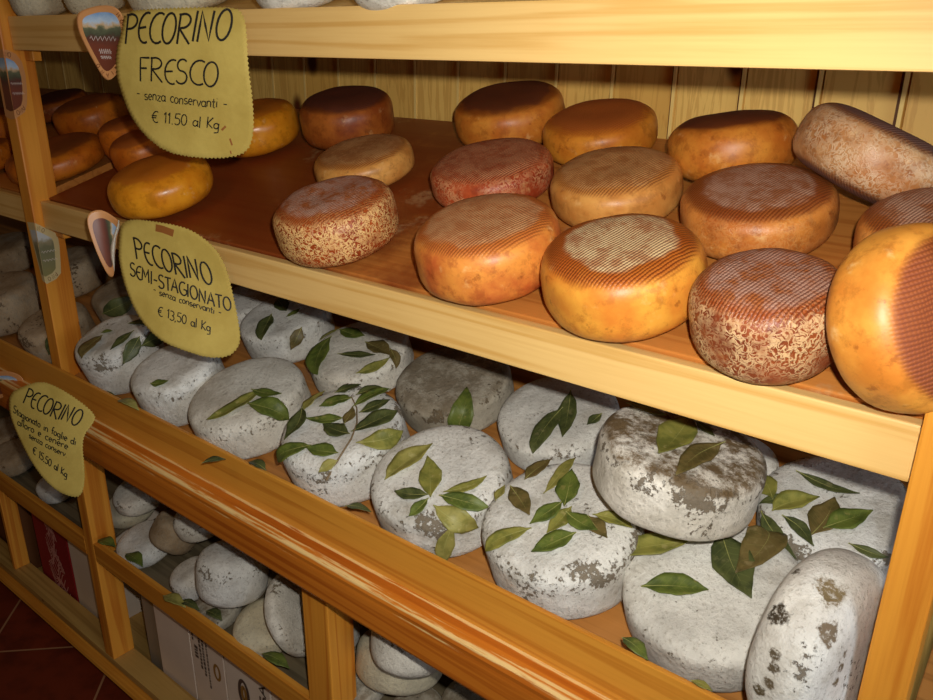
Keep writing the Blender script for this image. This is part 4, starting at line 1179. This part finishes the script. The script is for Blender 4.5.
def ext(key):
    o = PAPERS[key]['outline']
    return min(p[0] for p in o), max(p[0] for p in o), min(p[1] for p in o), max(p[1] for p in o)
fx0, fx1, fy0, fy1 = ext('fresco')
note('fresco', 'yellow paper price label reading PECORINO FRESCO on the top shelf rail', lambda p: .010 * math.sin(math.pi * (p.x - fx0) / (fx1 - fx0)) + .004 * math.cos(30 * p.y),
     (.0017, .0014, .0008, .0009), [([(fx1 - .052, fy0 + .042), (fx1 - .045, fy0 + .048)], .0016), ([(fx1 - .040, fy0 + .030), (fx1 - .037, fy0 + .020)], .0013), ([(fx1 - .040, fy0 + .012), (fx1 - .039, fy0 + .007)], .001)])
sx0, sx1, sy0, sy1 = ext('semi')
note('semi', 'yellow paper price label reading PECORINO SEMI-STAGIONATO on the middle shelf rail', lambda p: .014 * math.sin(math.pi * (p.x - sx0) / (sx1 - sx0)) + .005 * math.sin(26 * p.y + 14 * p.x),
     (.0016, .0013, .0008, .0009), [([(sx0 + .075, sy1 - .012), (sx0 + .088, sy1 - .014), (sx0 + .108, sy1 - .020)], .006)])
ax0, ax1, ay0, ay1 = ext('aged')
note('aged', 'yellow paper price label with five handwritten lines hanging over the worn tray rail', lambda p: .012 * math.sin(math.pi * (p.x - ax0) / (ax1 - ax0)),
     (.0016, .0010, .0010, .0009, .0010))

# ------------------------------------------------------------------ shield stickers
def ramp_mat(name, stops, axis=1, lo=0., hi=1., rough=.3):
    t = NT(name, rough, .5)
    o = t.obj(False)
    v = t.sep(o)[axis]
    nz = t.noise(o, 90, 4)
    v = t.math('ADD', v, t.math('MULTIPLY', t.math('SUBTRACT', nz, .5), (hi - lo) * .22))
    f = t.n('ShaderNodeMapRange')
    t.put(f, 0, v); t.put(f, 1, lo); t.put(f, 2, hi)
    r = t.n('ShaderNodeValToRGB')
    cr = r.color_ramp
    cr.elements[0].position, cr.elements[0].color = stops[0]
    cr.elements[1].position, cr.elements[1].color = stops[-1]
    for p, c in stops[1:-1]:
        e = cr.elements.new(p)
        e.color = c
    t.put(r, 0, f.outputs[0])
    t.color(r.outputs[0])
    return t.m
BORDER = NT('tan_sticker_border', .35)
BORDER.color(srgb(206, 146, 92))
BORDER = BORDER.m
BACKW = NT('white_sticker_back', .6)
BACKW.color(srgb(232, 226, 212))
BACKW = BACKW.m
LETTER = NT('brown_sticker_lettering', .5)
LETTER.color(srgb(116, 62, 34))
LETTER = LETTER.m
WHITEL = NT('pale_sticker_lettering', .5)
WHITEL.color(srgb(220, 206, 196))
WHITEL = WHITEL.m

def scene_stops(dull=False):
    if dull:
        return [(0, srgb(140, 132, 84)), (.45, srgb(126, 124, 92)), (.62, srgb(120, 118, 90)), (.72, srgb(150, 140, 110)), (.82, srgb(196, 198, 196)), (1, srgb(188, 196, 204))]
    return [(0, srgb(112, 60, 42)), (.42, srgb(120, 64, 48)), (.58, srgb(96, 62, 54)), (.64, srgb(82, 84, 66)), (.73, srgb(104, 110, 84)), (.78, srgb(206, 178, 138)), (.84, srgb(186, 206, 226)), (1, srgb(122, 160, 204))]

def sticker(name, outline, place_rot, loc, label, bend=lambda p: 0, inset=.79, letters=True, dull=False, cshift=(0, 0), picaxis=1):
    border = solid(link(name, sheet(outline, bend, smooth=2), BORDER, loc, None, True, place_rot), .0005)
    setp(border, label, 'sticker', 'shield-shaped stickers on the rack')
    pts = [Vector(p) for p in smooth_outline(outline, 2)]
    c = sum(pts, Vector((0, 0))) / len(pts) + Vector(cshift)
    inner = [c + (p - c) * inset for p in pts]
    y0, y1 = min(p[picaxis] for p in inner), max(p[picaxis] for p in inner)
    mat = ramp_mat('sticker_landscape', scene_stops(dull), picaxis, y0, y1)
    link('picture', sheet([tuple(p) for p in inner], bend, lift=.0008, levels=(1, .8, .6, .4, .2)), mat, loc, border, True, place_rot)
    if letters:
        bm = bmesh.new()
        rnd = random.Random(3)
        k = (1 + inset) / 2
        path = [c + (p - c) * k for p in pts]
        # word running around the border
        word = 'MONTEPULCIANO'
        L = [0]
        P = path + path[:1]
        for a, b in zip(P, P[1:]):
            L.append(L[-1] + (b - a).length)
        def at(s):
            s %= L[-1]
            for i in range(len(P) - 1):
                if L[i + 1] >= s:
                    f = (s - L[i]) / max(1e-9, L[i + 1] - L[i])
                    return P[i].lerp(P[i + 1], f), (P[i + 1] - P[i]).normalized()
        area = sum(a.x * b.y - b.x * a.y for a, b in zip(P, P[1:]))
        sgn = -1 if area > 0 else 1
        hgt = (1 - inset) * min(c.x - min(p.x for p in pts), .04) * .75
        start = max(range(len(path)), key=lambda i: path[i].y + path[i].x * .6)
        s0 = L[start]
        for i, ch in enumerate(word * 1):
            p, d = at(s0 + sgn * (i + .5) * L[-1] * .5 / len(word))
            d = d * sgn
            up = Vector((-d.y, d.x))
            wd, st = GL[ch]
            for s in st:
                ribbon(bm, [tuple(p + d * (a - wd / 2) * hgt * 1.1 + up * (b - .5) * hgt) for a, b in s], .0005, lambda q: (q.x, q.y, bend(q) + .0012))
        link('border_lettering', bm, LETTER, loc, border, False, place_rot)
        bm = bmesh.new()
        sx = (max(p.x for p in inner) - min(p.x for p in inner))
        for yy, ww, hh in ((.56, .34, .008), (.34, .16, .009), (.24, .14, .006)):
            y = y0 + (y1 - y0) * yy
            pts2 = []
            for i in range(19):
                pts2.append((c.x - sx * ww + 2 * sx * ww * i / 18, y + hh * .5 * math.sin(i * 2.1)))
            ribbon(bm, pts2, .0004, lambda q: (q.x, q.y, bend(q) + .0013))
        link('scrawl', bm, WHITEL, loc, border, False, place_rot)
    return border

d = PAPERS['pin']
sticker('shield_sticker', d['outline'], paper_rot(d), d['O'], 'brown shield-shaped sticker left of the PECORINO FRESCO label, on the top rail', lambda p: .004 * math.sin(40 * p.x))
d = PAPERS['curl']
cx0 = min(p[0] for p in d['outline'])
cx1 = max(p[0] for p in d['outline'])
bendc = lambda p: .018 * ((p.x - cx0) / (cx1 - cx0)) ** 3 + .006 * (1 - (p.x - cx0) / (cx1 - cx0)) ** 2
s4 = sticker('curled_sticker', d['outline'], paper_rot(d), d['O'], 'curled shield sticker with white folded edge, left of the SEMI-STAGIONATO label', bendc, .74, letters=False, cshift=(.004, 0), picaxis=0)
# the white back of the sheet, folded over along its right edge
bm = bmesh.new()
CURL = [((0.0008, 0.0061), (0.0017, 0.0052)), ((-0.0045, -0.0068), (0.0012, -0.0036)), ((-0.012, -0.0223), (-0.0021, -0.0141)), ((-0.0186, -0.0415), (-0.0071, -0.0244)), ((-0.0203, -0.0521), (-0.0111, -0.042)), ((-0.0211, -0.0629), (-0.0134, -0.0526)), ((-0.0199, -0.0738), (-0.0158, -0.0705)), ((-0.0185, -0.0839), (-0.0181, -0.0857))]
prev = None
for (ax, ay), (bx, by) in CURL:
    row = []
    for i in range(6):
        t = i / 5
        q = Vector((ax + (bx - ax) * t, ay + (by - ay) * t))
        row.append(bm.verts.new((q.x, q.y, bendc(q) + .0016 + .007 * math.sin(math.pi * t))))
    if prev:
        for i in range(5):
            bm.faces.new((prev[i], prev[i + 1], row[i + 1], row[i]))
    prev = row
link('folded_edge', bm, BACKW, d['O'], s4, True, paper_rot(d))['label'] = 'white folded-over edge'
d = PAPERS['half']
sticker('shield_sticker', d['outline'], paper_rot(d), d['O'], 'half-seen shield sticker at the left frame edge, beside the five-line label', lambda p: 0, .66, letters=False)

# stickers folded round the edge of the left post: a side face and a front face
def folded(sx, fx, label, dull):
    # unfold: front face to the left (x), side face to the right (y)
    root = empty('folded_sticker', (0, 0, sum(p[2] for p in sx) / len(sx)), label, 'sticker', 'shield-shaped stickers on the rack')
    allz = [p[2] for p in sx] + [p[2] for p in fx]
    z0, z1 = min(allz), max(allz)
    for pts, side in ((sx, True), (fx, False)):
        poly = [(max(-.0012, p[1]), p[2]) for p in pts] if side else [(p[0], p[2]) for p in pts]
        rot = Matrix((Vector((0, 1, 0)), Vector((0, 0, 1)), Vector((1, 0, 0)))).transposed() if side else Matrix((Vector((1, 0, 0)), Vector((0, 0, 1)), Vector((0, -1, 0)))).transposed()
        loc = Vector((.0006, 0, 0)) if side else Vector((0, -.0006, 0))
        zc = (z0 + z1) / 2
        loc.z = zc
        pl = [(a, b - zc) for a, b in poly]
        o = solid(link('side_face' if side else 'front_face', sheet(pl, lambda p: 0, smooth=0), BORDER if not dull else DULLB, loc, root, False, rot), .0004)
        # picture keeps the fold edge and leaves the border elsewhere
        edge = -.0012 if side else .0012
        c = Vector((edge, 0))
        inner = [(edge + (a - edge) * .74, b * .76) for a, b in pl]
        mat = ramp_mat('sticker_landscape', scene_stops(dull), 1, (z0 - zc) * .76, (z1 - zc) * .76)
        link('picture', sheet(inner, lambda p: 0, lift=.0009, levels=(1, .7, .4, .2)), mat, loc, o, False, rot)
        if side:
            bm = bmesh.new()
            out = [Vector(p) for p in smooth_outline(pl, 2)]
            out = [Vector((edge + (p.x - edge) * .87, p.y * .88)) for p in out]
            out.sort(key=lambda p: -p.y)
            out = [p for p in out if p.x > edge + .004]
            for ch, f in (('N', .03), ('O', .12), ('P', .86), ('N', .93), ('O', .98)):
                p = out[int(f * (len(out) - 1))]
                dd = Vector((p.y, -p.x)).normalized()
                up = Vector((-dd.y, dd.x))
                wd, st = GL[ch]
                for s in st:
                    ribbon(bm, [tuple(p + dd * (a - wd / 2) * .009 + up * (b - .5) * .009) for a, b in s], .0005, lambda q: (q.x, q.y, .0014))
            link('border_lettering', bm, LETTER, loc, o, False, rot)
            bm = bmesh.new()
            w_ = max(p[0] for p in pl)
            for yy in (.02, -.12):
                ribbon(bm, [(edge + .004 + (w_ - .012) * i / 14, yy * (z1 - z0) + .003 * math.sin(2.2 * i)) for i in range(15)], .0005, lambda q: (q.x, q.y, .0014))
            link('scrawl', bm, WHITEL, loc, o, False, rot)
DULLB = NT('faded_sticker_border', .35)
DULLB.color(srgb(206, 186, 136))
DULLB = DULLB.m
FOLD = {'S2': [[[0.0012, 0.0027, 0.3084], [0.0012, 0.0093, 0.3075], [0.0012, 0.0236, 0.2999], [0.0012, 0.0327, 0.2845], [0.0012, 0.0352, 0.2591], [0.0012, 0.0329, 0.2295], [0.0012, 0.028, 0.2018], [0.0012, 0.0211, 0.186], [0.0012, 0.0052, 0.1768], [0.0012, -0.0012, 0.1737]], [[0.0012, -0.0012, 0.3085], [0.0012, -0.0012, 0.1735], [-0.02, -0.0012, 0.1712], [-0.043, -0.0012, 0.176], [-0.043, -0.0012, 0.303], [-0.02, -0.0012, 0.309]]], 'S3': [[[0.0012, 0.0007, -0.0452], [0.0012, 0.0192, -0.0581], [0.0012, 0.0401, -0.0731], [0.0012, 0.0442, -0.0847], [0.0012, 0.0441, -0.1063], [0.0012, 0.0404, -0.1425], [0.0012, 0.0373, -0.1651], [0.0012, 0.0249, -0.1765], [0.0012, 0.0026, -0.1834], [0.0012, -0.001, -0.1791]], [[-0.033, -0.0012, -0.0474], [0.0012, -0.0012, -0.0443], [0.0012, -0.0012, -0.179], [-0.0097, -0.0012, -0.1776]]]}
folded(*FOLD['S2'], 'round brown sticker wrapped on the left post above the middle shelf', False)
folded(*FOLD['S3'], 'faded sticker folded round the left post below the middle shelf', True)

# ------------------------------------------------------------------ cartons in the base
def card(name, c, rough=.7):
    t = NT(name, rough, .25)
    p = t.obj()
    t.color(t.mix(t.step(t.noise(p, 6, 4), .3, .7), c, tuple(v * .9 for v in c[:3]) + (1,)))
    return t.m
PINK = card('pinkish_white_card', srgb(224, 204, 184))
GREYC = card('grey_card', srgb(150, 136, 116))
WHITEC = card('white_card', srgb(230, 214, 196))
DARKC = card('brown_card', srgb(112, 66, 32))
REDC = card('wine_red_card', srgb(150, 34, 36))
PRINT = NT('dark_print', .6); PRINT.color(srgb(84, 66, 56)); PRINT = PRINT.m
GOLD = NT('gold_print', .4); GOLD.color(srgb(150, 110, 50)); GOLD = GOLD.m
ORN = NT('pink_ornament_print', .6); ORN.color(srgb(214, 150, 140)); ORN = ORN.m

def carton(x0, x1, y, mat, label, h=.335, dep=.3):
    o = link('wine_carton', box_bm(x1 - x0, dep, h, .0015), mat, ((x0 + x1) / 2, y + dep / 2, -1.2995 + h / 2))
    setp(o, label, 'carton', 'wine cartons in the base')
    # lid flap line and tape as a shallow raised strip
    link('lid_flap', box_bm(x1 - x0 + .002, dep + .002, .03, .001), mat, ((x0 + x1) / 2, y + dep / 2, -1.2995 + h - .014), o)
    return o
carton(.046, .122, .078, GREYC, 'grey carton against the left post under the slat')
carton(.127, .284, .067, PINK, 'plain pinkish carton, right of the grey one')
cb = carton(.289, .424, .067, PINK, 'pinkish carton with upright brown print, middle of the base bay')
cc = carton(.431, .60, .066, WHITEC, 'white carton with an oval dark emblem, left of the short stile')
carton(.604, .80, .068, WHITEC, 'plain white carton touching the short stile from behind')
cr = carton(-.548, -.332, .067, REDC, 'wine-red carton with a pale scroll ornament, left of the left post')
carton(-.325, -.20, .068, WHITEC, 'white carton between the red carton and the left post')
carton(-.90, -.66, .067, DARKC, 'plain dark brown carton behind the thin divider at the left edge')

def flat(name, bm, mat, y, parent):
    rot = Matrix((Vector((1, 0, 0)), Vector((0, 0, 1)), Vector((0, -1, 0)))).transposed()
    return link(name, bm, mat, (0, y, 0), parent, False, rot)
bm = bmesh.new()
rnd = random.Random(5)
for xx, z0, z1, hw in ((.302, -1.05, -.99, .003), (.330, -1.125, -.995, .004), (.343, -1.14, -1.0, .004), (.358, -1.17, -1.03, .003), (.312, -1.10, -1.06, .007)):
    z = z0
    while z < z1:
        l = rnd.uniform(.004, .012)
        ribbon(bm, [(xx, z), (xx + rnd.uniform(-.001, .001), min(z1, z + l))], hw, lambda q: (q.x, q.y, .0005))
        z += l + .003
flat('print', bm, PRINT, .0665, cb)['label'] = 'upright brown print'
bm = bmesh.new()
ribbon(bm, [(.394 + .011 * math.cos(R_(a)), -1.10 + .022 * math.sin(R_(a))) for a in range(0, 361, 20)], .004, lambda q: (q.x, q.y, .0005))
flat('emblem', bm, GOLD, .0665, cb)
bm = bmesh.new()
ribbon(bm, [(.500 + .017 * math.cos(R_(a)), -1.10 + .038 * math.sin(R_(a))) for a in range(0, 361, 15)], .005, lambda q: (q.x, q.y, .0005))
flat('emblem', bm, PRINT, .0655, cc)['label'] = 'dark oval emblem'
bm = bmesh.new()
ribbon(bm, [(.500 + .007 * math.cos(R_(a)), -1.10 + .02 * math.sin(R_(a))) for a in range(0, 361, 20)], .005, lambda q: (q.x, q.y, .0005))
flat('emblem_centre', bm, GOLD, .0655, cc)
bm = bmesh.new()
write(bm, 'SAN', (.585, -1.09), (.585, -.99), (.562, -1.09), .0026, lambda q: (q.x, q.y, .0006), rnd)
flat('lettering', bm, PRINT, .0655, cc)
bm = bmesh.new()
for i in range(26):
    z = -1.27 + .0105 * i
    for s in (-1, 1):
        L = .055 * (1 - i / 34)
        a0 = (-.43 + .012 * math.sin(i * .7), z)
        pts = []
        for k in range(9):
            t = k / 8
            pts.append((a0[0] + s * L * t, a0[1] + .02 * math.sin(t * 4.2 + i * .6)))
        off = .0005 + .00004 * i + .00002 * s
        ribbon(bm, pts, .002, lambda q: (q.x, q.y, off))
flat('scroll_ornament', bm, ORN, .0665, cr)
